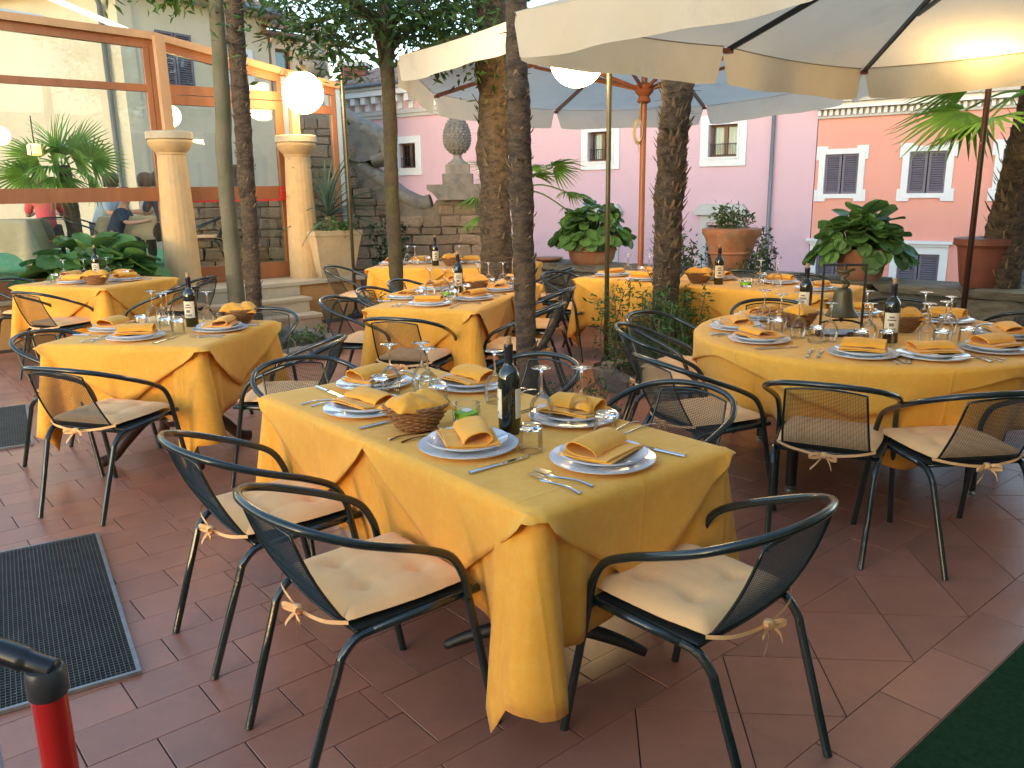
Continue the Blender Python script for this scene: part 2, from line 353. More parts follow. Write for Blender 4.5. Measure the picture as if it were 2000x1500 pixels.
def tile_geo(mb, c, q, dz, tilt=(0, 0)):
    n = len(q); i0 = len(mb.v); b = .0011
    ins = [a * (1 - b / max(a.length, .02)) for a in q]
    zz = lambda a: dz + tilt[0] * a.x + tilt[1] * a.y
    mb.add([(c.x + a.x, c.y + a.y, -.008) for a in q] + [(c.x + a.x, c.y + a.y, -.0010 + zz(a)) for a in q] + [(c.x + a.x, c.y + a.y, zz(a)) for a in ins],
           [(i, (i + 1) % n, n + (i + 1) % n, n + i) for i in range(n)] + [(n + i, n + (i + 1) % n, 2 * n + (i + 1) % n, 2 * n + i) for i in range(n)] + [tuple(2 * n + i for i in range(n))])
rest = MB()
for k, (d, c, q) in enumerate(good):
    dz = random.uniform(-.0005, .0005); tl = (random.gauss(0, .0012), random.gauss(0, .0012))
    if k < 298:
        mb = MB(); tile_geo(mb, Vector((0, 0)), q, dz, tl); O("tile", mb.mesh("tile", TILE), FLOOR, (c.x, c.y, 0))
    else: tile_geo(rest, c, q, dz, tl)
tag(rest.obj("far_tiles", TILE, FLOOR), kind="stuff")
cp = MB(); cp.prism([(p.x, p.y) for p in (UV(.4, -1.2), UV(8.0, -1.2), UV(8.0, .81), UV(.4, .81))], 0.002, .012)
tag(cp.obj("carpet", CARPET), "dark green carpet lying in the lower right corner of the floor", "carpet")

# floor grates
def grate(L, W, n1, n2, loc, ang, label):
    t = thing("floor_grate", label, "grate", loc, ang, "steel grates let into the floor")
    p = MB(); p.box((0, 0, .0035), (L - .02, W - .02, .003)); p.obj("pit_shade", PIT_SHADE, t)  # flat dark plate on the tiles, its colour stands for a shaded pit
    for sx, sy, dx, dy in ((0, 1, L, .014), (0, -1, L, .014), (1, 0, .014, W - .028), (-1, 0, .014, W - .028)):
        f = MB(); f.box((sx * (L / 2 - .007), sy * (W / 2 - .007), .009), (dx, dy, .013)); f.obj("frame_bar", STEEL, t)
    b = MB()
    for i in range(n1): x = -L / 2 + .014 + (L - .028) * (i + 1) / (n1 + 1); b.box((x, 0, .010), (.0028, W - .028, .008))
    for i in range(n2): y = -W / 2 + .014 + (W - .028) * (i + 1) / (n2 + 1); b.box((0, y, .0095), (L - .028, .0022, .0075))
    tag(b.obj("grid_bars", GRATEM, t), kind="stuff")
grate(1.355, .43, 74, 26, (-1.778, 2.888, 0), R(121.5), "large steel floor grate in the terracotta tiles at lower left")
grate(1.2, .43, 66, 26, (-3.55, 5.40, 0), R(121.5), "second steel floor grate further back at the left edge, beside the small table")

# ================================================================== PLATFORM, STEPS, COLUMNS, GLASS WALL
def uvbox(mb, u0, u1, v0, v1, z0, z1): mb.prism([(p.x, p.y) for p in (UV(u0, v0), UV(u1, v0), UV(u1, v1), UV(u0, v1))], z0, z1)
pf = thing("terrace_platform", "raised platform with ochre plastered base and pale stone slab under the two columns", "platform")
b = MB(); uvbox(b, 2.70, 5.25, 9.22, 10.0, -.005, .455); b.obj("plaster_base", OCHRE, pf)
b = MB(); uvbox(b, -3.5, 2.698, 9.78, 10.0, -.005, .455); b.obj("plaster_base", OCHRE, pf)
for a, c in ((2.66, 3.55), (3.553, 4.44), (4.443, 5.29)):
    b = MB(); uvbox(b, a, c, 9.17, 10.0, .456, .50); b.obj("slab", STEPST, pf)
b = MB(); uvbox(b, -3.5, 2.657, 9.74, 10.0, .456, .50); b.obj("slab", STEPST, pf)
stp = thing("entrance_steps", "three pale stone steps leading up to the glass door", "steps")
for i, (v0, z1) in enumerate(((8.66, .165), (8.94, .33))):
    r = MB(); uvbox(r, 2.97, 4.40, v0 + .025, 9.215 if i else 9.21, -.004 if not i else .166, z1 - .035); r.obj("riser", STEPST, stp)
    r = MB(); uvbox(r, 2.94, 4.43, v0, 9.212, z1 - .034, z1); r.obj("tread", STEPST, stp)
r = MB(); uvbox(r, 2.97, 4.40, 9.19, 9.218, .331, .455); r.obj("riser", STEPST, stp)
def column_():
    t = thing("stone_column", "c", "column")
    fl_ = lambda a: -.022 * abs(math.sin(a * 10)) ** .7
    s = MB(); s.lathe([(.190, 0), (.187, .3), (.178, .7), (.165, 1.1), (.150, 1.46)], 80, flute=fl_); s.obj("shaft", STONEC, t, smooth=40)
    c = MB(); c.lathe([(.152, 1.46), (.16, 1.47), (.16, 1.485), (.195, 1.52), (.230, 1.57), (.238, 1.60), (.225, 1.625)], 48); c.obj("echinus", STONEC, t, smooth=40)
    a = MB(); a.lathe([(.235, 1.626), (.247, 1.632), (.247, 1.70), (.235, 1.71)], 48); a.obj("abacus", STEPST, t, smooth=40)
    return t
COLM = Proto(column_)
c1 = UV(3.19, 9.6, .5); c2 = UV(4.69, 9.6, .5)
COLM(c1, R(40), "tan fluted stone column carrying a wooden post, left of the steps", "column", "stone columns of the glass wall")
COLM(c2, R(40), "tan fluted stone column on the right corner of the platform beside the glass door", "column", "stone columns of the glass wall")

gw = thing("glass_partition", "wood framed glass wall behind the columns, with sloping top beam", "glass wall")
GV = 9.86
TOPZ = lambda u: 3.36 - .034 * max(0, u + 1) if u < 3.19 else (3.22 - (u - 3.19) * .175 if u < 4.69 else 2.955 - (u - 4.69) * .15)
def gbar(name, u0, z0, u1, z1, wd, h, mt, dv=0., par=gw):
    b = MB(); b.bar(UV(u0, GV + dv, z0), UV(u1, GV + dv, z1), wd, h); return b.obj(name, mt, par)
knots = [-3.4, .55, 3.19, 4.69, 5.42]
for a, c in zip(knots[:-1], knots[1:]):
    gbar("top_beam", a, TOPZ(a), c, TOPZ(c + (-.001)), .16, .075, WOODL, -.02)
    gbar("top_frame", a + .04, TOPZ(a + .04) - .082, c - .04, TOPZ(c - .04) - .082, .07, .085, WOODF)
def gpost(u, z0, z1, wd, dv, mt, par=gw, name="post", dp=.07):
    b = MB(); uvbox(b, u - wd / 2, u + wd / 2, GV + dv - dp / 2, GV + dv + dp / 2, z0, z1); return b.obj(name, mt, par)
for u in (.55, 3.19): gpost(u, .50, TOPZ(u) - .04, .09, 0, WOODF)
b = MB(); b.bar(c1 + Vector((0, 0, 1.71)), UV(3.19, 9.62, TOPZ(3.19) - .03), .10, .10); b.obj("post", WOODL, gw)
b = MB(); b.bar(c2 + Vector((0, 0, 1.71)), UV(4.69, 9.62, TOPZ(4.69) - .03), .09, .09); b.obj("post", WOODL, gw)
gpost(4.69, .50, TOPZ(4.69) - .04, .07, 0, PALE)
gpost(5.42, .50, TOPZ(5.42) - .04, .06, 0, PALE)
def bay(u0, u1, rails, par=gw):
    zs = [.50] + rails + [None]
    for ua in (u0, u1): gpost(ua + (.03 if ua == u0 else -.03), .501, TOPZ(ua) - .125, .06, 0, WOODF, par, "stile")
    for z, h in [(.60, .19)] + [(z, h) for z, h in rails]: gbar("rail", u0 + .06, z, u1 - .06, z, .065, h, WOODF, par=par)
    edges = [.695]
    for z, h in rails: edges += [z - h / 2, z + h / 2]
    edges.append(None)
    for i in range(0, len(edges), 2):
        z0, z1 = edges[i], edges[i + 1]; p = MB()
        if z1 is None:
            zA, zB = TOPZ(u0 + .06) - .125, TOPZ(u1 - .06) - .125
        else: zA = zB = z1
        for dv in (-.004, .004): p.add([UV(u0 + .058, GV + dv, z0), UV(u1 - .058, GV + dv, z0), UV(u1 - .058, GV + dv, zB), UV(u0 + .058, GV + dv, zA)], [(0, 1, 2, 3)])
        p.obj("pane", PANE, par)
bay(-3.4, .50, [(1.545, .15), (2.68, .075)]); bay(.60, 3.14, [(1.545, .15), (2.68, .075)])
bay(4.73, 5.38, [(1.50, .10), (2.55, .10)])
# transom and door between the columns
dr = thing("glass_door", "wood framed glass door with a red push bar between the two columns", "door")
zt = 2.62
gbar("transom", 3.24, 2.68, 4.65, 2.68, .07, .10, WOODF)
for ua in (3.26, 4.63): gpost(ua, 2.73, TOPZ(ua) - .125, .05, 0, WOODF, gw, "stile")
p = MB()
for dv in (-.004, .004): p.add([UV(3.285, GV + dv, 2.73), UV(4.605, GV + dv, 2.73), UV(4.605, GV + dv, TOPZ(4.6) - .125), UV(3.285, GV + dv, TOPZ(3.3) - .125)], [(0, 1, 2, 3)])
p.obj("pane", PANE, gw)
for ua in (3.285, 4.60): gpost(ua, .505, zt, .09, -.01, WOODF, dr, "stile")
gbar("rail", 3.33, .60, 4.555, .60, .07, .19, WOODF, -.01, dr); gbar("rail", 3.33, zt - .05, 4.555, zt - .05, .07, .10, WOODF, -.01, dr)
gbar("rail", 3.33, 1.545, 4.555, 1.545, .07, .15, WOODF, -.01, dr)
pb = gbar("push_bar", 3.36, 1.455, 4.53, 1.455, .03, .022, REDP, -.08, dr)
gbar("bar_end", 4.53, 1.53, 4.57, 1.53, .05, .17, REDP, -.075, pb)
lk = MB(); lk.lathe([(.0, -.02), (.045, -.02), (.05, 0), (.045, .02), (0, .02)], 16); o = lk.obj("lock", BLACK, dr, smooth=40); o.location = UV(4.62, GV - .085, 1.54); o.rotation_euler = (R(90), 0, R(40))
for z0, z1 in ((.695, 1.47), (1.62, zt - .1)):
    p = MB()
    for dv in (-.014, -.006): p.add([UV(3.328, GV + dv, z0), UV(4.557, GV + dv, z0), UV(4.557, GV + dv, z1), UV(3.328, GV + dv, z1)], [(0, 1, 2, 3)])
    p.obj("pane", PANE, dr)
# awning bars running back from the top beam
gb = MB(); gb.bar(UV(3.0, 9.95, 3.27), UV(1.5, 11.0, 4.05), .06, .06); tag(gb.obj("awning_bar", PALE), "long grey metal bar rising left from the glass wall's top beam", "metal bar")
gb = MB(); gb.bar(UV(2.2, 9.98, 3.30), UV(-1.2, 10.3, 3.62), .05, .07); tag(gb.obj("awning_bar", PALE), "flat grey metal bar lying just above the left top beam", "metal bar")
# floor behind the glass
f2 = MB(); uvbox(f2, -6, 5.25, 10.005, 18.5, -.01, .485); tag(f2.obj("floor_behind_glass", GREENMAT), kind="structure")

# ================================================================== STONE WALL WITH FINIALS
WY = 12.2
sw = thing("stone_wall", "old rubble stone garden wall with a curved top and scroll, behind the rear table", "wall", (0, WY, 0))
OUT = [(-4.9, -.2), (-4.9, 1.50), (-3.22, 1.55), (-3.12, 2.50), (-2.84, 2.66), (-2.52, 2.66), (-2.30, 2.50), (-2.17, 2.25), (-2.13, 1.95), (-2.02, 1.72), (-1.86, 1.60), (-1.62, 1.42), (-1.32, 1.27), (-1.13, 1.30), (-1.06, 1.40), (-.40, 1.42), (-.30, 1.18), (-.12, .95), (.18, .82), (.18, -.2)]
b = MB(); b.prismy(OUT, .03, .38); b.obj("core", MORTAR, sw)
def inside(x, z, poly):
    c = False
    for i in range(len(poly)):
        (x1, z1), (x2, z2) = poly[i], poly[i - 1]
        if (z1 > z) != (z2 > z) and x < (x2 - x1) * (z - z1) / (z2 - z1) + x1: c = not c
    return c
def stone_meshes(n, mt, seed):
    rnd = random.Random(seed); out = []
    for _ in range(n):
        bm = bmesh.new(); bmesh.ops.create_cube(bm, size=1.0)
        bmesh.ops.bevel(bm, geom=list(bm.edges), offset=.09, segments=1, affect='EDGES', profile=.5)
        for v in bm.verts: v.co += Vector((rnd.gauss(0, .03), rnd.gauss(0, .05), rnd.gauss(0, .035)))
        me = bpy.data.meshes.new("stone"); bm.to_mesh(me); bm.free(); me.materials.append(mt); out.append(me)
    return out
SM = stone_meshes(9, STONE, 3)
rs = random.Random(11); z = .0; cnt = 0
while z < 2.6:
    h = rs.uniform(.10, .19); x = -4.88 + rs.uniform(0, .2)
    while x < .16:
        l = rs.uniform(.14, .38); cx, cz = x + l / 2, z + h / 2
        if all(inside(px, pz, OUT) for px, pz in ((x + .02, z + .02), (x + l - .02, z + .02), (x + .02, z + h - .02), (x + l - .02, z + h - .02))) and cnt < 295:
            O("stone", rs.choice(SM), sw, (cx, .03 + rs.uniform(-.02, .015), cz), (0, rs.gauss(0, .03), 0), (l - .015, .12, h - .013)); cnt += 1
        x += l
    z += h
# scroll, coping and capstone
cpn = MB(); cpn.tube(spline([(-2.16, .18, 1.93), (-2.02, .18, 1.80), (-1.80, .18, 1.66), (-1.58, .18, 1.47), (-1.30, .18, 1.34), (-1.14, .18, 1.36)], 5), .13, 8)
o = cpn.obj("coping", STONEG, sw, smooth=True); o.scale = (1, 1.6, 1); o.location = (0, -.10, 0)
vol = MB()
sp = []
for i in range(70):
    a = i / 69 * math.pi * 4.2; r = .34 * (1 - i / 69 * .82); sp.append((-2.18 + r * math.cos(a + 2.2), .2, 2.26 + r * math.sin(a + 2.2) * .92))
vol.tube(sp, [.085 - .05 * i / 69 for i in range(70)], 8); o = vol.obj("scroll", STONEG, sw, smooth=True); o.scale = (1, 2.0, 1); o.location = (0, -.2, 0)
dm = MB(); dm.prismy([(-2.12 + .30 * math.cos(a), 2.22 + .27 * math.sin(a)) for a in [2 * math.pi * i / 28 for i in range(28)]], -.02, .40); dm.obj("scroll_disc", STONEG, sw)
sc2 = MB(); sc2.tube(spline([(-2.55, .18, 2.66), (-2.3, .18, 2.58), (-2.08, .18, 2.44), (-1.90, .18, 2.33), (-1.78, .18, 2.18), (-1.80, .18, 2.04), (-1.98, .18, 1.98)], 6), [.10] * 12 + [.13] * 25, 10); o = sc2.obj("scroll", STONEG, sw, smooth=True); o.scale = (1, 1.8, 1); o.location = (0, -.14, 0)
cpp = MB(); cpp.prismy([(-1.02, 1.40), (-.46, 1.40), (-.38, 1.50), (-.32, 1.55), (-.32, 1.62), (-1.18, 1.62), (-1.18, 1.55), (-1.10, 1.50)], -.14, .52); cpp.obj("capstone", STONEG, sw)
def pine():
    t = thing("pine_cone_finial", "carved stone pine cone finial on a stepped block on top of the stone wall", "finial", (-.745, WY + .18, 1.62))
    b = MB(); b.box((0, 0, .075), (.43, .43, .15)); b.obj("block", STONEG, t)
    b = MB(); b.box((0, 0, .215), (.34, .34, .13)); b.obj("block", STONEG, t)
    n = MB(); n.lathe([(.155, .281), (.15, .30), (.10, .33), (.065, .37), (.06, .41), (.09, .44)], 28); n.obj("neck", STONEG, t, smooth=50)
    c = MB(); prof = [(.05, .43), (.12, .455), (.17, .51), (.195, .58), (.20, .66), (.185, .75), (.15, .84), (.10, .91), (.05, .95), (0, .965)]
    c.lathe(prof, 28); core = c.obj("cone", STONEG, t, smooth=True)
    s = MB()
    def rad(z):
        for (r0, z0), (r1, z1) in zip(prof[:-1], prof[1:]):
            if z0 <= z <= z1: return r0 + (r1 - r0) * (z - z0) / (z1 - z0)
        return 0
    for i in range(13):
        z = .455 + i * .038; r = rad(z); k = max(5, int(2 * math.pi * r / .062))
        for j in range(k):
            a = 2 * math.pi * (j + .5 * (i % 2)) / k; d = Vector((math.cos(a), math.sin(a), 0)); q = Vector((-d.y, d.x, 0)); p = d * (r - .004) + Vector((0, 0, z)); hw = .030
            s.add([p - q * hw, p + Vector((0, 0, -.022)), p + q * hw, p + Vector((0, 0, .03)), p + d * .02 + Vector((0, 0, .004))], [(0, 1, 4), (1, 2, 4), (2, 3, 4), (3, 0, 4)])
    tag(s.obj("scales", STONEG, core), kind="stuff")
pine()
un = thing("urn_finial", "weathered ribbed stone urn on the tall end of the wall above the glass", "finial", (-2.78, WY + .2, 2.66))
b = MB(); b.lathe([(.20, 0), (.22, .04), (.16, .10), (.09, .22), (.07, .34), (.10, .42), (.14, .45)], 24); b.obj("foot", STONEG, un, smooth=50)
b = MB(); b.lathe([(.12, .45), (.20, .50), (.225, .58), (.21, .66), (.17, .70)], 48, flute=lambda a: -.06 * abs(math.cos(a * 8))); b.obj("bowl", STONEG, un, smooth=50)
b = MB(); b.lathe([(.19, .70), (.23, .73), (.23, .76), (.16, .84), (.12, .95), (.06, 1.02), (0, 1.04)], 24); b.obj("lid", STONEG, un, smooth=50)

# ================================================================== PARAPET
pw = thing("parapet_wall", "low mossy stone parapet wall along the terrace edge carrying the pots", "wall", (PP.x, PP.y, 0), R(-42))
b = MB(); b.prism([(-3.1, .0), (5.6, .0), (5.6, .5), (-3.1, .5)], -3, .60); b.obj("core", PARA, pw)
PM = stone_meshes(7, PARA, 5); rs = random.Random(4); z = 0.0
for hh in (.21, .20, .19):
    x = -3.1
    while x < 5.5:
        l = rs.uniform(.28, .6); O("stone", rs.choice(PM), pw, (x + l / 2, -.005 + rs.uniform(-.01, .01), z + hh / 2), (0, rs.gauss(0, .015), 0), (l - .012, .07, hh - .012)); x += l
    z += hh
x = -3.15
while x < 5.6:
    l = rs.uniform(.5, .9); O("coping_stone", rs.choice(PM), pw, (x + l / 2, .24, .635), (0, rs.gauss(0, .008), 0), (l - .008, .62, .075)); x += l
def PPT(s, off, z=0.): q = PP + PD * s + PN * off; return Vector((q.x, q.y, z))

# ================================================================== ADDED FRONT, UNSEEN BEHIND THE VIEWPOINT (put in to shade the near floor)
rb = thing("added_shade_front", "cream restaurant front with awning at the viewer's back, beside the green carpet", "added building")
b = MB(); uvbox(b, -9, 12, -2.6, -1.25, 0.012, 3.3); b.obj("wall", CREAM, rb)
b = MB(); b.prism([(p.x, p.y) for p in (UV(1.2, -1.24), UV(5.5, -1.24), UV(5.5, -.5), UV(1.2, -.5))], 2.75, 2.80); b.obj("awning", CANV, rb)  # awning added out of view, it shades the near floor too
for u in (-1.6, 3.2):
    b = MB(); uvbox(b, u - .5, u + .5, -1.25, -1.20, .02, 2.2); b.obj("door", WOODF, rb)

# ================================================================== BUILDINGS
def fbox(par, name, mt, x0, x1, z0, z1, y0, y1):   # facade-local box; -y is outwards
    b = MB(); b.box(((x0 + x1) / 2, (y0 + y1) / 2, (z0 + z1) / 2), (x1 - x0, y1 - y0, z1 - z0)); return b.obj(name, mt, par)
def wall_with_holes(par, name, mt, x0, x1, z0, z1, holes, th=.35):
    xs = sorted({x0, x1, *[h[0] for h in holes], *[h[1] for h in holes]}); zs = sorted({z0, z1, *[h[2] for h in holes], *[h[3] for h in holes]})
    b = MB()
    for i in range(len(xs) - 1):
        for j in range(len(zs) - 1):
            cx, cz = (xs[i] + xs[i + 1]) / 2, (zs[j] + zs[j + 1]) / 2
            hole = any(h[0] < cx < h[1] and h[2] < cz < h[3] for h in holes)
            if not hole: b.add([(xs[i], 0, zs[j]), (xs[i + 1], 0, zs[j]), (xs[i + 1], 0, zs[j + 1]), (xs[i], 0, zs[j + 1])], [(0, 1, 2, 3)])
    for h in holes:
        a = [(h[0], h[2]), (h[1], h[2]), (h[1], h[3]), (h[0], h[3])]
        for k in range(4):
            p, q = a[k], a[(k + 1) % 4]; b.add([(p[0], 0, p[1]), (q[0], 0, q[1]), (q[0], th, q[1]), (p[0], th, p[1])], [(3, 2, 1, 0)])
    b.add([(x0, 9, z0), (x1, 9, z0), (x1, 9, z1), (x0, 9, z1)], [(3, 2, 1, 0)])
    for xx, o in ((x0, 1), (x1, 0)): b.add([(xx, 0, z0), (xx, 9, z0), (xx, 9, z1), (xx, 0, z1)], [(0, 1, 2, 3) if not o else (3, 2, 1, 0)])
    return b.obj(name, mt, par)
def frame4(par, name, mt, x0, x1, z0, z1, w, y0, y1, sill=0.):
    f = MB(); f.cur = 0
    for (a, b_, c, d) in ((x0, x1, z1 - w, z1), (x0, x1, z0, z0 + w), (x0, x0 + w, z0 + w, z1 - w), (x1 - w, x1, z0 + w, z1 - w)):
        f.box(((a + b_) / 2, (y0 + y1) / 2, (c + d) / 2), (b_ - a, y1 - y0, d - c))
    return f.obj(name, mt, par)
def shutters(par, x0, x1, z0, z1, y, mt, n=22):
    for a, b_ in ((x0, (x0 + x1) / 2 - .012), ((x0 + x1) / 2 + .012, x1)):
        s = MB(); w = .05
        for (c, d, e, f) in ((a, b_, z1 - w, z1), (a, b_, z0, z0 + w), (a, a + w, z0, z1), (b_ - w, b_, z0, z1)): s.box(((c + d) / 2, y, (e + f) / 2), (d - c, .045 if c == a and d == b_ else .043, f - e))
        sh = s.obj("shutter", mt, par)
        l = MB(); k = max(6, int((z1 - z0) / .05))
        for i in range(k):
            zc = z0 + w + (z1 - z0 - 2 * w) * (i + .5) / k; l.box(((a + b_) / 2, y + .005, zc), (b_ - a - 2 * w, .012, .042), mtx=Matrix.Rotation(R(-38), 3, 'X'))
        tag(l.obj("slats", mt, sh), kind="stuff")
def glazed(par, x0, x1, z0, z1, y=.16, curtain=True, rail=True, mull=True):
    w = MB()
    for a, b_ in ((x0, (x0 + x1) / 2), ((x0 + x1) / 2, x1)) if mull else ((x0, x1),):
        for (c, d, e, f) in ((a, b_, z1 - .05, z1), (a, b_, z0, z0 + .05), (a, a + .045, z0 + .05, z1 - .05), (b_ - .045, b_, z0 + .05, z1 - .05)): w.box(((c + d) / 2, y, (e + f) / 2), (d - c, .06, f - e))
    win = w.obj("window", WFRAME, par)
    p = MB(); p.box(((x0 + x1) / 2, y + .005, (z0 + z1) / 2), (x1 - x0 - .02, .008, z1 - z0 - .02)); p.obj("pane", WPANE, win)
    if curtain:
        c = MB(); c.grid(40, 1, lambda i, j: (x0 + (x1 - x0) * i, y + .10 + .02 * math.sin(i * 55), z0 + (z1 - z0) * j)); c.obj("curtain", CURT, win)
    if rail:
        r = MB(); yy = .05
        for zz in (z0 + .05, z0 + .30): r.box(((x0 + x1) / 2, yy, zz), (x1 - x0 - .01, .015, .015))
        for i in range(12): r.tube([(x0 + (x1 - x0) * (i + .5) / 12, yy, z0 + .05), (x0 + (x1 - x0) * (i + .5) / 12, yy, z0 + .30)], .006, 4)
        r.obj("railing", IRON, win)
    return win
def roof_rows(par, x0, x1, ze, depth, rise, pitch=.19):
    n = int((x1 - x0) / pitch)
    shared = MB(); L = math.hypot(depth, rise); seg = 7; k = int(L / .32)
    pts = []
    for i in range(k + 1):
        for e in (0, 1):
            if i == k and e: break
            t = (i + (0 if not e else .97)) / k; rr = .082 - (.016 if e else 0)
            pts.append((t, rr))
    vs = []; fs = []
    for t, rr in pts:
        for j in range(seg + 1): a = math.pi * j / seg; vs.append((rr * math.cos(a), depth * t, rise * t + rr * math.sin(a) + .02))
    for i in range(len(pts) - 1):
        for j in range(seg): q = i * (seg + 1) + j; fs.append((q + 1, q, q + seg + 1, q + seg + 2))
    fs.append(tuple(range(seg + 1)))
    shared.add(vs, fs); me = shared.mesh("roof_tile_row", RTILE, smooth=40)
    rr = random.Random(8)
    for i in range(n): O("roof_tile_row", me, par, (x0 + pitch * (i + .5), -.42 + rr.uniform(-.015, .015), ze + rr.uniform(-.008, .008)), (0, 0, rr.gauss(0, .004)))
    b = MB(); b.add([(x0, -.42, ze + .015), (x1, -.42, ze + .015), (x1, -.42 + depth, ze + .015 + rise), (x0, -.42 + depth, ze + .015 + rise)], [(0, 1, 2, 3)]); b.add([(x0, -.42, ze - .02), (x1, -.42, ze - .02), (x1, -.42 + depth, ze - .02 + rise), (x0, -.42 + depth, ze - .02 + rise)], [(3, 2, 1, 0)]); b.obj("roof_deck", RTILE, par)

BD = R(-36.5)
pk = thing("pink_house", "long pink plastered house across the street with white window surrounds and tiled roof", "house", (5.05, 20.0, 0), BD)
PWIN = [(0.0, .50), (-3.32, .50), (-6.8, .5), (-10.1, .5)]
hol = [(s - .36, s + .36, 2.20, 2.93) for s, _ in PWIN] + [(s - .36, s + .36, -.45, .62) for s in (0.05, -3.28, -10.1)]
wall_with_holes(pk, "wall", PINK, -13.8, 2.14, -6, 4.35, hol)
for s, _ in PWIN:
    f = frame4(pk, "window_surround", TRIM, s - .565, s + .565, 1.99, 3.14, .20, -.05, .02)
    frame4(f, "inner_moulding", TRIM, s - .40, s + .40, 2.155, 2.975, .045, -.075, .03)
    glazed(pk, s - .36, s + .36, 2.20, 2.93, curtain=(s > -5), mull=True)
    fbox(pk, "dark_room", ROOM, s - .5, s + .5, 2.1, 3.0, .345, .36)
for s in (0.05, -3.28, -10.1):
    fbox(pk, "window_hood", TRIMG, s - .66, s + .66, .86, .93, -.16, .0)
    h = MB(); h.prismy([(s - .66, .931), (s + .66, .931), (s + .52, 1.12), (s - .52, 1.12)], -.15, 0); h.obj("window_hood", TRIMG, pk)
    frame4(pk, "window_surround", TRIMG, s - .54, s + .54, -.62, .855, .17, -.05, .02)
    glazed(pk, s - .36, s + .36, -.45, .62, curtain=True, rail=False); fbox(pk, "dark_room", ROOM, s - .5, s + .5, -.5, .7, .345, .36)
fbox(pk, "cornice", TRIMG, -13.8, 2.14, 3.80, 3.92, -.10, .0); fbox(pk, "cornice", TRIM, -13.8, 2.14, 4.35, 4.52, -.36, .35); fbox(pk, "cornice", TRIMG, -13.8, 2.14, 4.522, 4.66, -.42, .3)
fbox(pk, "cornice", TRIMG, -13.8, 2.14, 3.70, 3.798, -.06, .0)
bk = MB(); bk.prismy([(-.09, 0), (.09, 0), (.09, .40), (-.09, .40)], -.10, -.0); bk.box((0, -.2, .30), (.17, .2, .2)); bkm = bk.mesh("bracket", TRIM)
for i in range(34): O("bracket", bkm, pk, (-13.5 + i * .46, 0, 3.94))
roof_rows(pk, -13.9, 2.2, 4.70, 4.5, 1.35, .23)
o = MB(); o.tube([(-13.8, -.47, 4.66), (2.1, -.47, 4.66)], .06, 8); o.obj("gutter", GUTTER, pk, smooth=True)
o = MB(); o.tube([(1.2, -.10, 3.7), (1.2, -.10, -5)], .045, 8); o.obj("drainpipe", GUTTER, pk, smooth=True)
sm = thing("salmon_house", "salmon orange house at right with violet shutters and dentil cornice", "house", (5.05, 20.0, 0), BD)
SW = [2.72, 4.42, 6.10]
hol = [(s - .35, s + .35, 1.33, 2.17) for s in SW] + [(s - .40, s + .40, -1.2, .08) for s in SW]
wall_with_holes(sm, "wall", SALMON, 2.16, 8.5, -6, 2.92, hol)
for s in SW:
    f = MB()
    for (a, b_, c, d) in ((s - .48, s + .48, 2.17, 2.28), (s - .48, s + .48, 1.235, 1.33), (s - .48, s - .35, 1.33, 2.17), (s + .35, s + .48, 1.33, 2.17), (s - .54, s - .30, 2.281, 2.34), (s + .30, s + .54, 2.281, 2.34), (s - .54, s - .30, 1.17, 1.234), (s + .30, s + .54, 1.17, 1.234), (s - .54, s - .482, 2.05, 2.28), (s + .482, s + .54, 2.05, 2.28), (s - .54, s - .482, 1.235, 1.42), (s + .482, s + .54, 1.235, 1.42)):
        f.box(((a + b_) / 2, -.02, (c + d) / 2), (b_ - a, .06, d - c))
    f.obj("window_surround", TRIM, sm)
    shutters(sm, s - .35, s + .35, 1.33, 2.17, .03, SHUT); fbox(sm, "dark_room", ROOM, s - .4, s + .4, 1.3, 2.2, .10, .12)
    fbox(sm, "window_hood", TRIM, s - .62, s + .62, .30, .36, -.16, 0); fbox(sm, "window_hood", TRIM, s - .56, s + .56, .24, .298, -.10, 0)
    frame4(sm, "window_surround", TRIM, s - .55, s + .55, -1.35, .235, .15, -.05, .01)
    shutters(sm, s - .40, s + .40, -1.2, .08, .03, SHUT); fbox(sm, "dark_room", ROOM, s - .45, s + .45, -1.25, .1, .10, .12)
fbox(sm, "cornice", TRIMG, 2.16, 8.5, 2.92, 2.97, -.07, .3); fbox(sm, "cornice", TRIM, 2.16, 8.5, 3.10, 3.22, -.26, .3); fbox(sm, "cornice", TRIMG, 2.16, 8.5, 3.221, 3.38, -.36, .3)
d = MB()
for i in range(52): d.box((2.2 + i * .122, -.06, 3.035), (.065, .12, .125))
fbox(sm, "frieze", TRIMG, 2.16, 8.5, 2.971, 3.099, .0, .3); tag(d.obj("dentils", TRIM, sm), kind="stuff")
roof_rows(sm, 2.2, 8.5, 3.40, 3.2, .95, .21)
o = MB(); o.tube([(2.2, -.43, 3.38), (8.5, -.43, 3.38)], .055, 8); o.obj("gutter", GUTTER, sm, smooth=True)

# cream house: two facades meeting at a corner
cc = (-7.95, 18.0, 0)
ch = thing("cream_house", "cream plastered house behind the glass wall with grey shuttered window and drainpipe", "house", cc, R(58))
hol = [(.85, 1.75, 3.62, 4.95), (2.75, 3.30, 3.9, 4.7), (2.3, 3.2, .9, 2.2)]
wall_with_holes(ch, "wall", CREAM, 0, 4.0, -6, 5.62, hol)
shutters(ch, .85, 1.75, 3.62, 4.95, .0, SHUT); fbox(ch, "dark_room", ROOM, .8, 1.8, 3.6, 5, .08, .1); fbox(ch, "sill", TRIM, .78, 1.82, 3.53, 3.618, -.08, .02)
frame4(ch, "window_surround", TRIM, 2.60, 3.45, 3.75, 4.85, .15, -.05, .01); glazed(ch, 2.75, 3.30, 3.9, 4.7, rail=False); fbox(ch, "dark_room", ROOM, 2.65, 3.4, 3.8, 4.8, .345, .36)
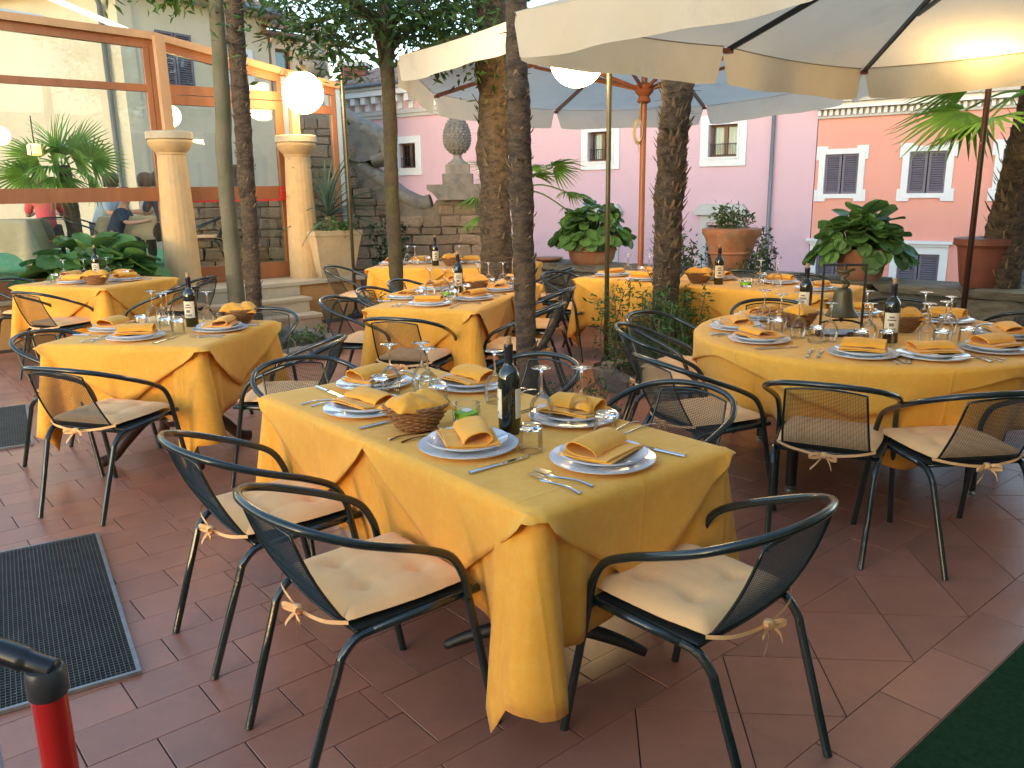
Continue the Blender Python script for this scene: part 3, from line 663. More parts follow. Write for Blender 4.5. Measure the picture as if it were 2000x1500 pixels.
shutters(ch, 2.3, 3.2, .9, 2.2, .0, SHUTB); fbox(ch, "dark_room", ROOM, 2.2, 3.3, .8, 2.3, .08, .1)
fbox(ch, "eave", BEIGE, -.4, 4.2, 5.62, 5.72, -.45, .3)
roof_rows(ch, -.4, 4.2, 5.75, 4.5, 1.5, .23)
o = MB(); o.tube([(-.4, -.5, 5.70), (4.2, -.5, 5.70)], .07, 8); o.obj("gutter", GUTTER, ch, smooth=True)
sd_ = MB(); A = R(162 - 58); ax = Vector((math.cos(A), math.sin(A), 0))
sd_.add([Vector((0, -.001, -6)), Vector((0, -.001, 5.62)), ax * 9 + Vector((0, 0, 5.62)), ax * 9 + Vector((0, 0, -6))], [(0, 1, 2, 3)]); sd_.obj("side_wall", CREAM, ch)
q = MB(); nrm = Vector((-ax.y, ax.x, 0)); nrm = -nrm if nrm.y > 0 or True and nrm.dot(Vector((-1, 0, 0))) < 0 else nrm
q.bar(ax * -.3 + nrm * .2 + Vector((0, 0, 5.68)), ax * 9 + nrm * .2 + Vector((0, 0, 5.68)), .5, .10); q.obj("eave", BEIGE, ch)
q = MB(); q.tube([ax * -.3 + nrm * .48 + Vector((0, 0, 5.72)), ax * 9 + nrm * .48 + Vector((0, 0, 5.72))], .07, 8); q.obj("gutter", GUTTER, ch, smooth=True)
o = MB(); o.tube([Vector((0, 0, 5.6)) + nrm * .4 + ax * .15, Vector((0, 0, 5.3)) + nrm * .1 + ax * .3, Vector((0, 0, 1)) + nrm * .1 + ax * .3, Vector((0, 0, -4)) + nrm * .1 + ax * .3], .055, 8); o.obj("drainpipe", GUTTER, ch, smooth=True)
fbox(ch, "corner_strip", CREAM, -.02, .32, -6, 5.6, -.05, -.002)
# beige house beyond
bh = thing("beige_house", "small beige house with brown window just right of the cream house", "house", (-5.80, 21.5, 0), R(50))
wall_with_holes(bh, "wall", BEIGE, 0, 1.75, -6, 5.25, [(.12, .62, 4.0, 5.0)]); glazed(bh, .12, .62, 4.0, 5.0, rail=False, mull=False); fbox(bh, "dark_room", ROOM, 0.02, .9, 3.9, 5.1, .345, .36)
fbox(bh, "eave", SHUTB, -.3, 2.1, 5.25, 5.33, -.4, .3); roof_rows(bh, -.3, 2.1, 5.36, 3.5, 1.2, .23)
bc_ = thing("brick_chimney", "short red brick chimney rising behind the pink house roof", "chimney", (-5.0, 28.5, 3.6))
for i in range(14):
    bb = MB(); bb.box((0, 0, .08 + i * .13), (.8 - .02 * (i % 2), .8, .115)); bb.obj("brick_course", TERRAD, bc_)
bb = MB(); bb.box((0, 0, 1.92), (.95, .95, .12)); bb.obj("cap", TRIMG, bc_)

# ================================================================== TREES AND PLANTS
def leaf_cloud(mb, rnd, pts, n, spread, size, asp=.32, droop=.3):
    """n small pointed leaves around the given twig points"""
    for _ in range(n):
        p = Vector(rnd.choice(pts)) + Vector((rnd.gauss(0, spread), rnd.gauss(0, spread), rnd.gauss(0, spread * .8)))
        d = Vector((rnd.gauss(0, 1), rnd.gauss(0, 1), rnd.gauss(-droop, .7))).normalized(); q = d.cross(Vector((rnd.gauss(0, 1), rnd.gauss(0, 1), rnd.gauss(0, 1)))).normalized(); l = size * rnd.uniform(.6, 1.25); wv = q * l * asp * .5; up = d.cross(q) * l * .07
        mb.add([p, p + d * l * .45 + wv + up, p + d * l, p + d * l * .45 - wv + up, p + d * l * .5], [(0, 1, 4), (1, 2, 4), (2, 3, 4), (3, 0, 4)])
def limb(mb, a, b, r0, r1, rnd, bend=.12, n=5, sides=7):
    a, b = Vector(a), Vector(b); k = (b - a).length * bend; mid = (a + b) / 2 + Vector((rnd.uniform(-k, k), rnd.uniform(-k, k), rnd.uniform(0, k)))
    P = spline([a, mid, b], n); mb.tube(P, [r0 + (r1 - r0) * i / (len(P) - 1) for i in range(len(P))], sides); return P
def trunk_mesh(pts, r0, r1, seed, bumpy=.12, ringed=0., n=14, sub=9):
    P = spline(pts, sub); k = len(P); mb = MB(); vs = []; fs = []
    for i, p in enumerate(P):
        t = i / (k - 1); r = r0 + (r1 - r0) * t; t_ = (P[min(i + 1, k - 1)] - P[max(i - 1, 0)]).normalized(); ux = t_.cross(Vector((0, 1, 0))).normalized(); uy = t_.cross(ux)
        rg = 1 + (ringed if i % 2 else -ringed)
        for j in range(n):
            a = 2 * math.pi * j / n; rr = r * rg * (1 + bumpy * nz(p.x * 3 + math.cos(a) * 1.5 + seed, p.y * 3 + math.sin(a) * 1.5, p.z * 4)); vs.append(p + (ux * math.cos(a) + uy * math.sin(a)) * rr)
    for i in range(k - 1):
        for j in range(n): fs.append((i * n + j, i * n + (j + 1) % n, (i + 1) * n + (j + 1) % n, (i + 1) * n + j))
    fs.append(tuple((k - 1) * n + j for j in range(n))); mb.add(vs, fs); return mb, P

# broad-leaved tree whose crown fills the top left
rt_ = random.Random(21)
tF = thing("bay_tree", "slim dark trunked leafy tree before the rear table, its crown hanging over the top", "tree", (0, 0, 0))
mb, P = trunk_mesh([(-1.12, 8.0, -.02), (-1.11, 8.0, .7), (-1.115, 8.0, 1.6), (-1.10, 8.0, 2.3), (-1.105, 8.0, 3.0), (-1.10, 8.0, 3.9)], .070, .062, 2., .15, .02, sub=16); mb.obj("trunk", BARKM, tF, smooth=True)
br = MB(); tips = []
for i in range(15):
    a = rt_.uniform(0, 6.28); L = rt_.uniform(.5, 1.35); z0 = rt_.uniform(2.75, 3.6); e = Vector((-1.15 + L * math.cos(a), 8.0 + L * math.sin(a) * .9, z0 + rt_.uniform(-.15, .55)))
    pp = limb(br, (-1.15, 8.02, z0 - .15), e, .026, .007, rt_); tips += pp[3:]
    for k in range(3):
        e2 = e + Vector((rt_.gauss(0, .32), rt_.gauss(0, .3), rt_.gauss(-.05, .18))); tips += limb(br, pp[rt_.randrange(4, len(pp))], e2, .008, .003, rt_, sides=5)[2:]
for e in ((-2.3, 7.9, 2.86), (-2.0, 7.8, 2.95), (-1.7, 7.9, 2.98), (-.45, 8.0, 2.85), (-.28, 7.9, 3.0), (-.6, 7.9, 2.72), (-2.5, 8.1, 3.25), (-.4, 8.1, 3.3)):
    tips += limb(br, (-1.13, 8.02, 3.1), e, .018, .004, rt_)[4:] * 2
br.obj("branches", BARKM, tF, smooth=True)
lf = MB(); leaf_cloud(lf, rt_, tips, 4300, .16, .105); tag(lf.obj("crown", LEAFT, tF), kind="stuff")
# smooth tree left
tD = thing("smooth_tree", "smooth grey green tree trunk standing in front of the glass door, left of the palm", "tree")
mb, P = trunk_mesh([(-2.76, 8.2, -.02), (-2.75, 8.2, .5), (-2.75, 8.2, 1.2), (-2.74, 8.2, 1.92), (-2.71, 8.2, 2.3), (-2.70, 8.2, 2.62), (-2.69, 8.2, 3.0), (-2.67, 8.2, 3.9)], .085, .066, 5., .12, 0, sub=10); mb.obj("trunk", BARKS, tD, smooth=True)
br = MB(); tips = []
for e in ((-3.1, 8.1, 3.22), (-3.25, 8.0, 3.3), (-3.35, 8.2, 3.5), (-2.95, 8.1, 3.28), (-3.6, 8.1, 3.35), (-2.2, 8.3, 3.5), (-2.4, 8.0, 3.7)): tips += limb(br, (-2.68, 8.2, 3.75), e, .016, .004, rt_)[5:]
br.obj("branches", BARKS, tD, smooth=True)
LEAFG = mat("bright tree leaf", (.085, .15, .020), .45, var=.2, scale=3, rnd=.35, spec=.4, trans=.35)
lf = MB(); leaf_cloud(lf, rt_, tips, 520, .075, .12, .30, .9); tag(lf.obj("crown", LEAFG, tD), kind="stuff")

def palm_trunk(name, label, pts, r0, r1, seed, tufts=160, tl=.09, bare=.0, ang=.55):
    t = thing(name, label, "palm tree"); mb, P = trunk_mesh(pts, r0, r1, seed, .22, .035, 14, 14); mb.obj("trunk", BARKP, t, smooth=True)
    rr = random.Random(seed); f = MB(); k = len(P)
    for i in range(tufts):
        s = bare + (1 - bare) * rr.random(); x = s * (k - 1); j = min(int(x), k - 2); p = P[j].lerp(P[j + 1], x - j); r = r0 + (r1 - r0) * s; a = rr.uniform(0, 6.28)
        d = Vector((math.cos(a), math.sin(a), 0)); q = Vector((-d.y, d.x, 0)); l = tl * rr.uniform(.4, 1.2); w_ = rr.uniform(.008, .024); o_ = d * (math.cos(ang) * .5) + Vector((0, 0, rr.choice((1, -.6, 1)) * math.sin(ang) + .3)); o_.normalize(); b0 = p + d * r * .93
        f.add([b0 - q * w_, b0 + q * w_, b0 + o_ * l + q * w_ * .3 + d * l * .15, b0 + o_ * l - q * w_ * .3 + d * l * .12, b0 + d * .012 + o_ * l * .4], [(0, 1, 4), (1, 2, 4), (2, 3, 4), (3, 0, 4)])
    tag(f.obj("leaf_bases", BARKF, t), kind="stuff"); return t
def fan_mesh(name, n, rad, seed, mt, arc=200, droop=.25):
    rr = random.Random(seed); mb = MB(); L0 = .0
    for i in range(n):
        a = R(-arc / 2 + arc * (i + .5) / n); l = rad * (.86 + .14 * math.cos(a)) * rr.uniform(.92, 1.05); d = Vector((math.cos(a), math.sin(a), 0)); q = Vector((-d.y, d.x, 0)); wv = rad * math.radians(arc / n) * .27
        P = []
        for t, ww in ((0.04, .12), (.35, .9), (.62, .75), (.85, .35), (1.0, .03)):
            z = -droop * rad * t * t * (1 + .5 * rr.random() * (t > .6)); P.append((d * l * t + Vector((0, 0, z)), ww * wv * (t if t < .35 else .36) / .36))
        vs = []; fs = []
        for p, ww in P: vs += [p - q * ww + Vector((0, 0, ww * .35)), p, p + q * ww + Vector((0, 0, ww * .35))]
        for k in range(len(P) - 1): o = 3 * k; fs += [(o, o + 1, o + 4, o + 3), (o + 1, o + 2, o + 5, o + 4)]
        mb.add(vs, fs)
    return mb.mesh(name, mt)
FANS = [fan_mesh("frond", 26, 1.0, i, LEAFP, 215, .18 + .12 * i) for i in range(3)]
def fronds(t, c, items, rnd):
    for (az, el, pet, rad, roll) in items:
        d = Vector((math.cos(R(az)) * math.cos(R(el)), math.sin(R(az)) * math.cos(R(el)), math.sin(R(el)))); tip = Vector(c) + d * pet + Vector((0, 0, -.12 * pet))
        st = MB(); st.tube(spline([c, Vector(c) + d * pet * .5 + Vector((0, 0, .04 * pet)), tip], 4), .009, 5); f = O("frond", rnd.choice(FANS), t, tip, Euler((R(roll), R(-el * .8), R(az))), (rad, rad, rad)); st.obj("frond_stalk", LEAFP, t, smooth=True)
pA = palm_trunk("palm_tree", "tall scaly palm trunk right behind the front table in the middle", [(.10, 5.15, -.02), (.09, 5.15, .9), (.07, 5.15, 1.7), (.055, 5.15, 2.3), (.06, 5.15, 3.4)], .070, .064, 3, 150, .05)
pA2 = palm_trunk("palm_tree", "thicker palm trunk standing just behind the middle palm, by the rear table", [(-.13, 8.15, -.02), (-.14, 8.15, 1.0), (-.14, 8.15, 2.0), (-.14, 8.15, 3.0), (-.15, 8.15, 4.2)], .155, .145, 9, 260, .10)
pB = palm_trunk("palm_tree", "shaggy palm trunk rising under the two umbrellas before the pink house", [(1.21, 6.45, -.02), (1.225, 6.45, .6), (1.225, 6.45, 1.2), (1.24, 6.45, 1.75), (1.27, 6.45, 2.4), (1.29, 6.45, 2.52)], .098, .118, 14, 520, .085, .25)
pE = palm_trunk("palm_tree", "slender dark palm trunk beside the smooth tree, before the glass door", [(-2.52, 8.0, -.02), (-2.51, 8.0, .6), (-2.49, 8.0, 1.4), (-2.475, 8.0, 2.3), (-2.46, 8.0, 3.2), (-2.43, 8.0, 4.0)], .074, .078, 17, 330, .045)
pR = palm_trunk("palm_tree", "dark shaggy palm trunk at the right picture edge with hanging fan leaves", [(4.22, 6.95, -.02), (4.18, 6.95, .7), (4.17, 6.95, 1.3), (4.24, 6.95, 1.9), (4.3, 6.95, 2.5)], .17, .13, 23, 420, .10)
rf = random.Random(31)
fronds(pR, (4.22, 6.9, 2.25), [(195, 12, .60, .58, 20), (180, -8, .55, .60, -25), (212, -14, .62, .58, 10), (230, 20, .5, .4, 0), (165, 25, .6, .42, 15), (200, 35, .6, .4, -20), (255, 0, .5, .4, 30), (185, -22, .55, .36, 10), (140, 30, .5, .4, 0), (280, 25, .5, .4, 0)], rf)
pL = thing("fan_palm", "green fan palm with spread leaves seen through the left glass pane", "palm tree")
mb, P = trunk_mesh([(-6.15, 11.8, .48), (-6.15, 11.8, 1.0), (-6.18, 11.8, 1.6), (-6.2, 11.8, 1.95)], .11, .09, 4., .15, .03); mb.obj("trunk", BARKP, pL, smooth=True)
fronds(pL, (-6.2, 11.8, 1.92), [(-85, 62, .12, .70, 90), (-95, 10, .25, .50, 0), (10, 22, .40, .50, -55), (165, 20, .42, .50, 55), (-40, 35, .32, .50, -40), (-140, 30, .32, .50, 40), (-20, -10, .4, .5, -40), (200, -5, .45, .55, 40), (60, 50, .3, .6, -60), (120, 50, .3, .6, 60), (-90, -30, .2, .55, 0)], rf)
pC = thing("small_fan_palm", "small fan palm with drooping leaves behind the middle palm trunks", "palm tree")
mb, P = trunk_mesh([(.12, 9.75, -.1), (.12, 9.75, .8), (.10, 9.75, 1.55)], .07, .06, 6., .15, .03); mb.obj("trunk", BARKP, pC, smooth=True)
fronds(pC, (.10, 9.75, 1.55), [(-10, 35, .5, .36, -30), (-25, 2, .62, .34, -10), (5, -18, .62, .34, 25), (190, -5, .45, .34, 10), (205, -28, .5, .34, 0), (60, 40, .4, .36, 0), (150, 40, .4, .36, 0), (-60, 25, .4, .34, 0), (240, 20, .4, .34, 0)], rf)

# kerbed planting beds around the trunks
KM = stone_meshes(6, STONEG, 8)
def bed(label, c, ru, rv, seed, zt=.13):
    rr = random.Random(seed); t = thing("planting_bed", label, "planting bed", (c[0], c[1], 0), R(20)); n = int(6.28 * (ru + rv) / 2 / .26)
    for i in range(n):
        a = 2 * math.pi * i / n; O("kerb_stone", rr.choice(KM), t, (ru * math.cos(a), rv * math.sin(a), zt * .48), (rr.gauss(0, .06), rr.gauss(0, .06), a + 1.57 + rr.gauss(0, .12)), (.25, .15, zt * rr.uniform(.95, 1.25)))
    s = MB(); s.lathe([(1, 0), (1, zt * .7), (.6, zt * .85), (0, zt * .9)], 24, sx=ru, sy=rv); s.obj("soil", SOIL, t, smooth=40); return t
def herbs(name, label, c, rad, h, n, seed, size, mt, asp=.3, stems=16, ru=1., rv=1.):
    rr = random.Random(seed); t = thing(name, label, "plant", c); st = MB(); tp = []
    for i in range(stems):
        a = rr.uniform(0, 6.28); r = rad * math.sqrt(rr.random()); b0 = Vector((r * ru * math.cos(a), r * rv * math.sin(a), 0)); e = b0 + Vector((rr.gauss(0, .07), rr.gauss(0, .07), h * rr.uniform(.5, 1.1))); P = spline([b0, (b0 + e) / 2 + Vector((rr.gauss(0, .03), rr.gauss(0, .03), 0)), e], 5); st.tube(P, .005, 4); tp += P[2:]
    tag(st.obj("stems", BARKS, t), kind="stuff"); l = MB(); leaf_cloud(l, rr, tp, n, .035, size, asp, -.2); tag(l.obj("foliage", mt, t), kind="stuff"); return t
bed("stone kerbed bed round the two left trunks, before the steps", (-2.42, 7.95), .66, .62, 1)
bed("small stone kerbed bed round the middle palm, behind the front table", (.22, 5.25), .42, .40, 2, .10)
bed("stone kerbed bed round the shaggy palm at right of the lamp pole", (1.18, 6.42), .42, .40, 3)
herbs("ground_cover", "low green weeds in the bed before the steps", (-2.2, 7.85, .10), .5, .12, 500, 5, .05, LEAFS, .4, 26)
herbs("ground_cover", "low dark green weeds at the foot of the middle palm", (.30, 5.30, .08), .34, .16, 700, 6, .045, LEAFS, .3, 30)
herbs("bushy_herb", "bright green feathery bush round the shaggy palm, before the long right table", (1.15, 6.33, .11), .44, .62, 3400, 7, .055, LEAFS, .28, 46)
herbs("small_shrub", "little shrub with yellow green sprigs beside the leafy tree trunk", (-1.25, 7.85, 0), .16, .68, 380, 9, .05, LEAFS, .35, 9)

# bergenia with big round leaves
def round_leaf(seed):
    rr = random.Random(seed); mb = MB(); n = 7
    def f(i, j):
        x = i * 2 - 1; y = j; wdt = math.sqrt(max(0, 1 - (2 * y - 1.0) ** 2)) ** .8 * .5; return (x * wdt * 1.0, y * 1.05, .10 * (x * x) - .18 * (y - .4) ** 2 + .03 * math.sin(6 * y + seed) * x + .02 * nz(x * 2 + seed, y * 2))
    mb.grid(6, 8, f); return mb.mesh("leaf", LEAFB, smooth=True)
RL = [round_leaf(i) for i in range(4)]
def bergenia(label, c, rx, ry, h, n, seed, size=.15):
    rr = random.Random(seed); t = thing("bergenia_plant", label, "plant", c)
    st = MB()
    for i in range(n):
        a = rr.uniform(0, 6.28); k = math.sqrt(rr.random()); el = 1 - k * k * .85
        p = Vector((rx * k * .8 * math.cos(a), ry * k * .8 * math.sin(a), h * el * rr.uniform(.6, 1.0) - .04 * (k > .8)))
        tilt = R(12 + 62 * k + rr.gauss(0, 16)); s = size * rr.uniform(.65, 1.2)
        O("leaf", rr.choice(RL), t, p, Euler((R(34 - 92 * k) + rr.gauss(0, .30), rr.gauss(0, .3), a - 1.57 + rr.gauss(0, .45))), (s, s, s))
        st.tube([(p.x * .25, p.y * .25, -.05), (p.x * .75, p.y * .75, p.z * .6), p], .006, 4)
    tag(st.obj("stalks", LEAFS, t), kind="stuff"); return t
def pot(label, c, prof, mt, rz=0., square=False, name="terracotta_pot", bands=()):
    t = thing(name, label, "pot", c, rz); b = MB(); b.lathe(prof, 4 if square else 36); o = b.obj("body", mt, t, smooth=False if square else 45)
    if square: o.rotation_euler = (0, 0, R(45))
    zt = prof[-1][1]; s = MB(); s.lathe([(prof[-1][0] * .9, zt - .05), (0, zt - .04)], 4 if square else 24); o2 = s.obj("soil", SOIL, t)
    if square: o2.rotation_euler = (0, 0, R(45))
    for (r, z, h) in bands:
        q = MB(); q.lathe([(r, z - h / 2), (r + .012, z - h / 4), (r + .012, z + h / 4), (r, z + h / 2)], 36); q.obj("rim_band", mt, t, smooth=45)
    return t
ptop = .672
q = PPT(-1.25, .22, ptop); pot("broad terracotta pot on the parapet under the left bergenia", q, [(.22, 0), (.26, .05), (.31, .28), (.325, .30), (.325, .335), (.29, .34)], TERRA, bands=((.285, .16, .03),))
bergenia("round leaved bergenia in the left parapet pot, before the pink house", (q.x, q.y, ptop + .30), .50, .42, .42, 175, 1, .16)
q = PPT(.52, .24, ptop); pot("tall tan terracotta pot with a plain rim and garland on the parapet", q, [(.15, 0), (.17, .03), (.21, .18), (.26, .33), (.275, .36), (.30, .40), (.30, .44), (.27, .445)], TERRA, bands=((.222, .20, .03),))
herbs("oleander", "leafy dark oleander growing in the tall tan pot", (q.x, q.y, ptop + .40), .14, .26, 420, 12, .06, LEAFT, .35, 16)
herbs("climbing_shrub", "dark small leaved shrub spilling behind and beside the tall tan pot", (q.x + .05, q.y + .28, .30), .56, .70, 2800, 13, .06, LEAFT, .4, 60)
q = PPT(1.86, .22, ptop); pot("brown terracotta pot on the parapet under the right bergenia", q, [(.17, 0), (.19, .04), (.22, .22), (.235, .25), (.235, .285), (.20, .29)], TERRA)
bergenia("round leaved bergenia in the right parapet pot, before the salmon house", (q.x - .03, q.y, ptop + .24), .50, .38, .38, 150, 2, .17)
q = PPT(2.87, .20, ptop); pot("tall dark red pot on the parapet next to the right palm trunk", q, [(.14, 0), (.16, .04), (.20, .32), (.205, .34), (.235, .36), (.235, .41), (.20, .415)], TERRAD)
q = PPT(-1.85, .15, ptop); sc = MB(); sc.lathe([(.12, 0), (.17, .03), (.17, .05), (.14, .045)], 24); o = sc.obj("saucer", TERRA, smooth=40); o.location = q; tag(o, "small terracotta saucer on the parapet left of the bergenia", "saucer")
# yucca in the square stone pot on the platform
yp = UV(4.98, 9.52, .50)
pot("large square tan stone pot on the platform corner holding the spiky plant", yp, [(.30, 0), (.33, .06), (.44, .50), (.455, .52), (.455, .57), (.40, .575)], POTST, R(40), True, "stone_pot")
yu = thing("spiky_dracaena", "grey green spiky rosette plant in the square stone pot beside the column", "plant", (yp.x + .03, yp.y, 1.04)); rr = random.Random(5)
bl = MB()
def bladef(i, j): x = i * 2 - 1; w_ = .022 * math.sin(math.pi * min(1, .12 + j * .88)) ** .7 * (1 - j * .55); return (x * w_, j, -.32 * j ** 2.2 + abs(x) * .012)
bl.grid(2, 9, bladef); BLM = bl.mesh("blade", LEAFY, smooth=True)
for i in range(64):
    el = rr.uniform(-5, 88); a = rr.uniform(0, 6.28); s = rr.uniform(.52, .80); O("blade", BLM, yu, (0, 0, .16 + .10 * math.sin(R(el))), Euler((R(el), 0, a)), (s * 1.15, s, s))
y2 = MB(); y2.tube([(0, 0, -.1), (0, 0, .2)], .05, 8); y2.obj("stem", BARKS, yu)
herbs("clipped_bush", "bright green bush hanging over the rim of the square stone pot", (yp.x + .12, yp.y - .12, 1.02), .20, .16, 420, 14, .06, LEAFS, .35, 12)
herbs("dark_ivy", "dark green ivy bush between the square pot and the stone wall", (-1.62, 11.6, .0), .26, 1.05, 1800, 15, .07, mat("ivy leaf", (.018, .06, .032), .5, var=.3, scale=4, rnd=.4, trans=.15), .5, 26)
# bergenia hedge between the far-left table and the glass
q = Vector((-4.42, 8.72, 0)); pot("low dark planter behind the far left table", q, [(.30, 0), (.34, .05), (.42, .56), (.42, .60), (.36, .61)], TERRAD, name="planter")
bergenia("large leaved bergenia behind the far left table, before the glass", (q.x, q.y, .62), .80, .45, .50, 130, 3, .26)

# ================================================================== GLOBE LAMPS
def lamp(label, base, zt, g, rad, mt, z0=0.):
    t = thing("globe_lamp", label, "lamp", base); g = Vector(g) - Vector(base)
    b = MB(); b.lathe([(.11, 0), (.11, .03), (.05, .05), (.03, .10)], 20); b.obj("foot", IRON, t, smooth=40)
    h = Vector((g.x, g.y, 0)); P = [(0, 0, .05), (0, 0, zt * .5), (0, 0, zt - .30)] ; arc = []
    for i in range(9):
        a = math.pi * i / 8; arc.append(Vector((0, 0, zt - .25)) + h * (.5 - .5 * math.cos(a)) + Vector((0, 0, .25 * math.sin(a))))
    P = P + arc + [(g.x, g.y, g.z + rad + .06)]
    p = MB(); p.tube(P, .021, 10); p.obj("pole", mt, t, smooth=True)
    n = MB(); n.lathe([(.055, rad + .07), (.06, rad + .0), (.05, rad - .02)], 16, c=g); n.obj("neck", mt, t, smooth=40)
    s = MB(); s.lathe([(max(1e-6, rad * math.sin(math.pi * i / 24)), -rad * math.cos(math.pi * i / 24)) for i in range(25)], 40, c=g); s.obj("globe", GLOBE, t, smooth=True)
lamp("lit white globe hanging from a bent brass pole left of the leafy tree", (-1.95, 10.25, 0), 3.28, (-2.39, 10.1, 2.67), .235, BRASS)
lamp("lit white globe half hidden by the front umbrella, on the pole in the middle", (.83, 7.06, 0), 3.15, (.565, 7.06, 2.56), .22, BRASS)
lamp("lit globe behind the right umbrella, glowing through its canvas, on the right pole", (3.42, 6.14, 0), 3.2, (3.34, 5.97, 2.645), .20, mat("dark bronze pole", (.07, .035, .025), .35, .4))
for (hx, hz, hr, hl) in ((-7.28, 2.70, .125, "upper one of two globes imitating lamp reflections at the left edge behind the glass"), (-7.12, 2.37, .125, "lower one of two globes imitating lamp reflections at the left edge behind the glass"), (-4.72, 2.60, .15, "lit globe imitating a lamp reflection behind the glass just right of the left column's post")):
    hg = thing("reflection_globe", hl, "lamp", (hx, 12.0, hz), group="globes imitating lamp reflections in the glass")  # glowing globes added in place of lamp reflections in the panes
    b = MB(); b.lathe([(max(1e-6, hr * math.sin(math.pi * i / 16)), -hr * math.cos(math.pi * i / 16)) for i in range(17)], 28); b.obj("globe", GLOBE, hg, smooth=True)
    b = MB(); b.tube([(0, 0, hr * .98), (0, 0, 3.45 - hz)], .006, 5); b.obj("cable", IRON, hg)
lt = thing("wall_lantern", "small lit yellow lantern seen through the left glass among palm leaves", "lantern", (-6.22, 11.2, 2.06))
b = MB(); b.lathe([(.05, 0), (.09, .01), (.09, .13), (.06, .15)], 12); b.obj("shade", LANT, lt)
for i in range(4):
    a = i * 1.57; b = MB(); b.tube([(.093 * math.cos(a), .093 * math.sin(a), 0), (.093 * math.cos(a), .093 * math.sin(a), .14)], .006, 5); b.obj("bar", IRON, lt)
b = MB(); b.tube([(0, 0, .15), (0, 0, .5)], .008, 5); b.obj("hanger", IRON, lt)

# ================================================================== UMBRELLAS
def umbrella(label, c, corners, ze, za, val, canv, ribm, polem, rp, hubz, strut_t, name="garden_umbrella", prad=.03, zp=0., sag=.04, ribw=(.02, .03), mast=None, tilt=0.):
    t = thing(name, label, "umbrella", c); n = len(corners); apex = Vector((0, 0, za)); C = [Vector((p[0], p[1], ze - tilt * p[1])) for p in corners]
    for i in range(n):
        a, b_ = C[i], C[(i + 1) % n]; m_ = MB()
        def f(s, r):
            e = a.lerp(b_, s); p = apex.lerp(e, r); p.z -= sag * 4 * s * (1 - s) * r * r * .6 + .10 * r * (1 - r) * (za - ze); return p
        m_.grid(14, 10, f); m_.obj("canopy_panel", canv, t, smooth=True)
        v = MB(); out = Vector((a.y - b_.y, b_.x - a.x, 0)).normalized(); out = -out if out.dot((a + b_) / 2 - Vector((0, 0, ze))) < 0 else out
        gp = .012
        def fv(s, r):
            ss = gp + (1 - 2 * gp) * s; e = a.lerp(b_, ss); e.z -= sag * 4 * ss * (1 - ss) * .6; cut = 1 - .75 * max(0, 1 - min(s, 1 - s) / .035) ** 2
            return e + out * (.012 * r + .016 * r * math.sin(ss * 23 + i * 1.7) * r) - Vector((0, 0, r * val * cut * (1 + .04 * math.sin(ss * 9))))
        v.grid(36, 5, fv); vo = v.obj("valance", canv, t, smooth=True)
        h = MB(); h.tube([fv(j / 36, 0) - out * .006 for j in range(37)], .004, 5); h.obj("seam", canv if canv is CANVB else ROPE, vo)
    for i in range(n):
        r = MB(); e = C[i] * .985; e.z = C[i].z - .01; r.bar(Vector((0, 0, za - .05)), e - Vector((0, 0, .012)), ribw[0], ribw[1]); r.obj("rib", ribm, t)
        s = MB(); s.bar(Vector((0, 0, hubz)), Vector((0, 0, za - .06)).lerp(e, strut_t) - Vector((0, 0, .025)), ribw[0] * .9, ribw[1] * .8); s.obj("strut", ribm, t)
        kn = MB(); kn.box(e - Vector((0, 0, .02)), (.045, .045, .03), rz=math.atan2(e.y, e.x)); kn.obj("rib_tip", WOODT if ribm is GREYM else ribm, t)
    if mast is not None:
        p = MB(); p.tube([(mast.x, mast.y, .1), (mast.x, mast.y, za + .25)], .04, 14); p.obj("mast", polem, t, smooth=40)
        p = MB(); p.tube(spline([(mast.x, mast.y, za + .2), (mast.x * .5, mast.y * .5, za + .28), (0, 0, za + .05)], 6), .03, 12); p.obj("cantilever_arm", polem, t, smooth=True)
        p = MB(); p.box((mast.x, mast.y, .05), (.7, .7, .1), rz=R(40)); p.obj("base", IRON, t); return t
    p = MB(); p.tube([(0, 0, zp), (0, 0, za)], prad, 14); p.obj("pole", polem, t, smooth=40)
    h = MB(); h.lathe([(prad + .005, hubz - .12), (.07, hubz - .10), (.05, hubz - .05), (.09, hubz - .01), (.095, hubz + .05), (.06, hubz + .07), (prad + .004, hubz + .08)], 18); h.obj("hub", polem, t, smooth=40)
    ft = MB(); ft.lathe([(.30, zp), (.30, zp + .05), (.10, zp + .08), (.05, zp + .22), (prad + .01, zp + .24)], 24); ft.obj("base", IRON, t, smooth=40)
    fi = MB(); fi.lathe([(.05, za + .005), (.05, za + .03), (.02, za + .06), (0, za + .08)], 14); fi.obj("finial", polem, t, smooth=40)
    return t
hs = 1.75; sq = [Vector((u * CU - v * SU, u * SU + v * CU)) for u, v in ((-hs, hs), (0, hs), (hs, hs), (hs, 0), (hs, -hs), (0, -hs), (-hs, -hs), (-hs, 0))]
umbrella("big square ivory umbrella at upper right over the round table", (2.50, 4.17, 0), sq, 2.40, 3.02, .215, CANV, GREYM, GREYM, .03, 2.72, .6, mast=Vector((1.98 * CU, 1.98 * SU)))
oc = [Vector((2.42 * math.cos(R(a)), 2.42 * math.sin(R(a)))) for a in range(18, 378, 45)]
ub = umbrella("pale octagonal umbrella on a wooden pole in front of the pink house", (1.34, 8.48, 0), oc, 2.655, 3.08, .22, CANVB, WOODT, WOODT, .03, 2.46, .5, ribw=(.022, .04), tilt=.068)
rp = MB()
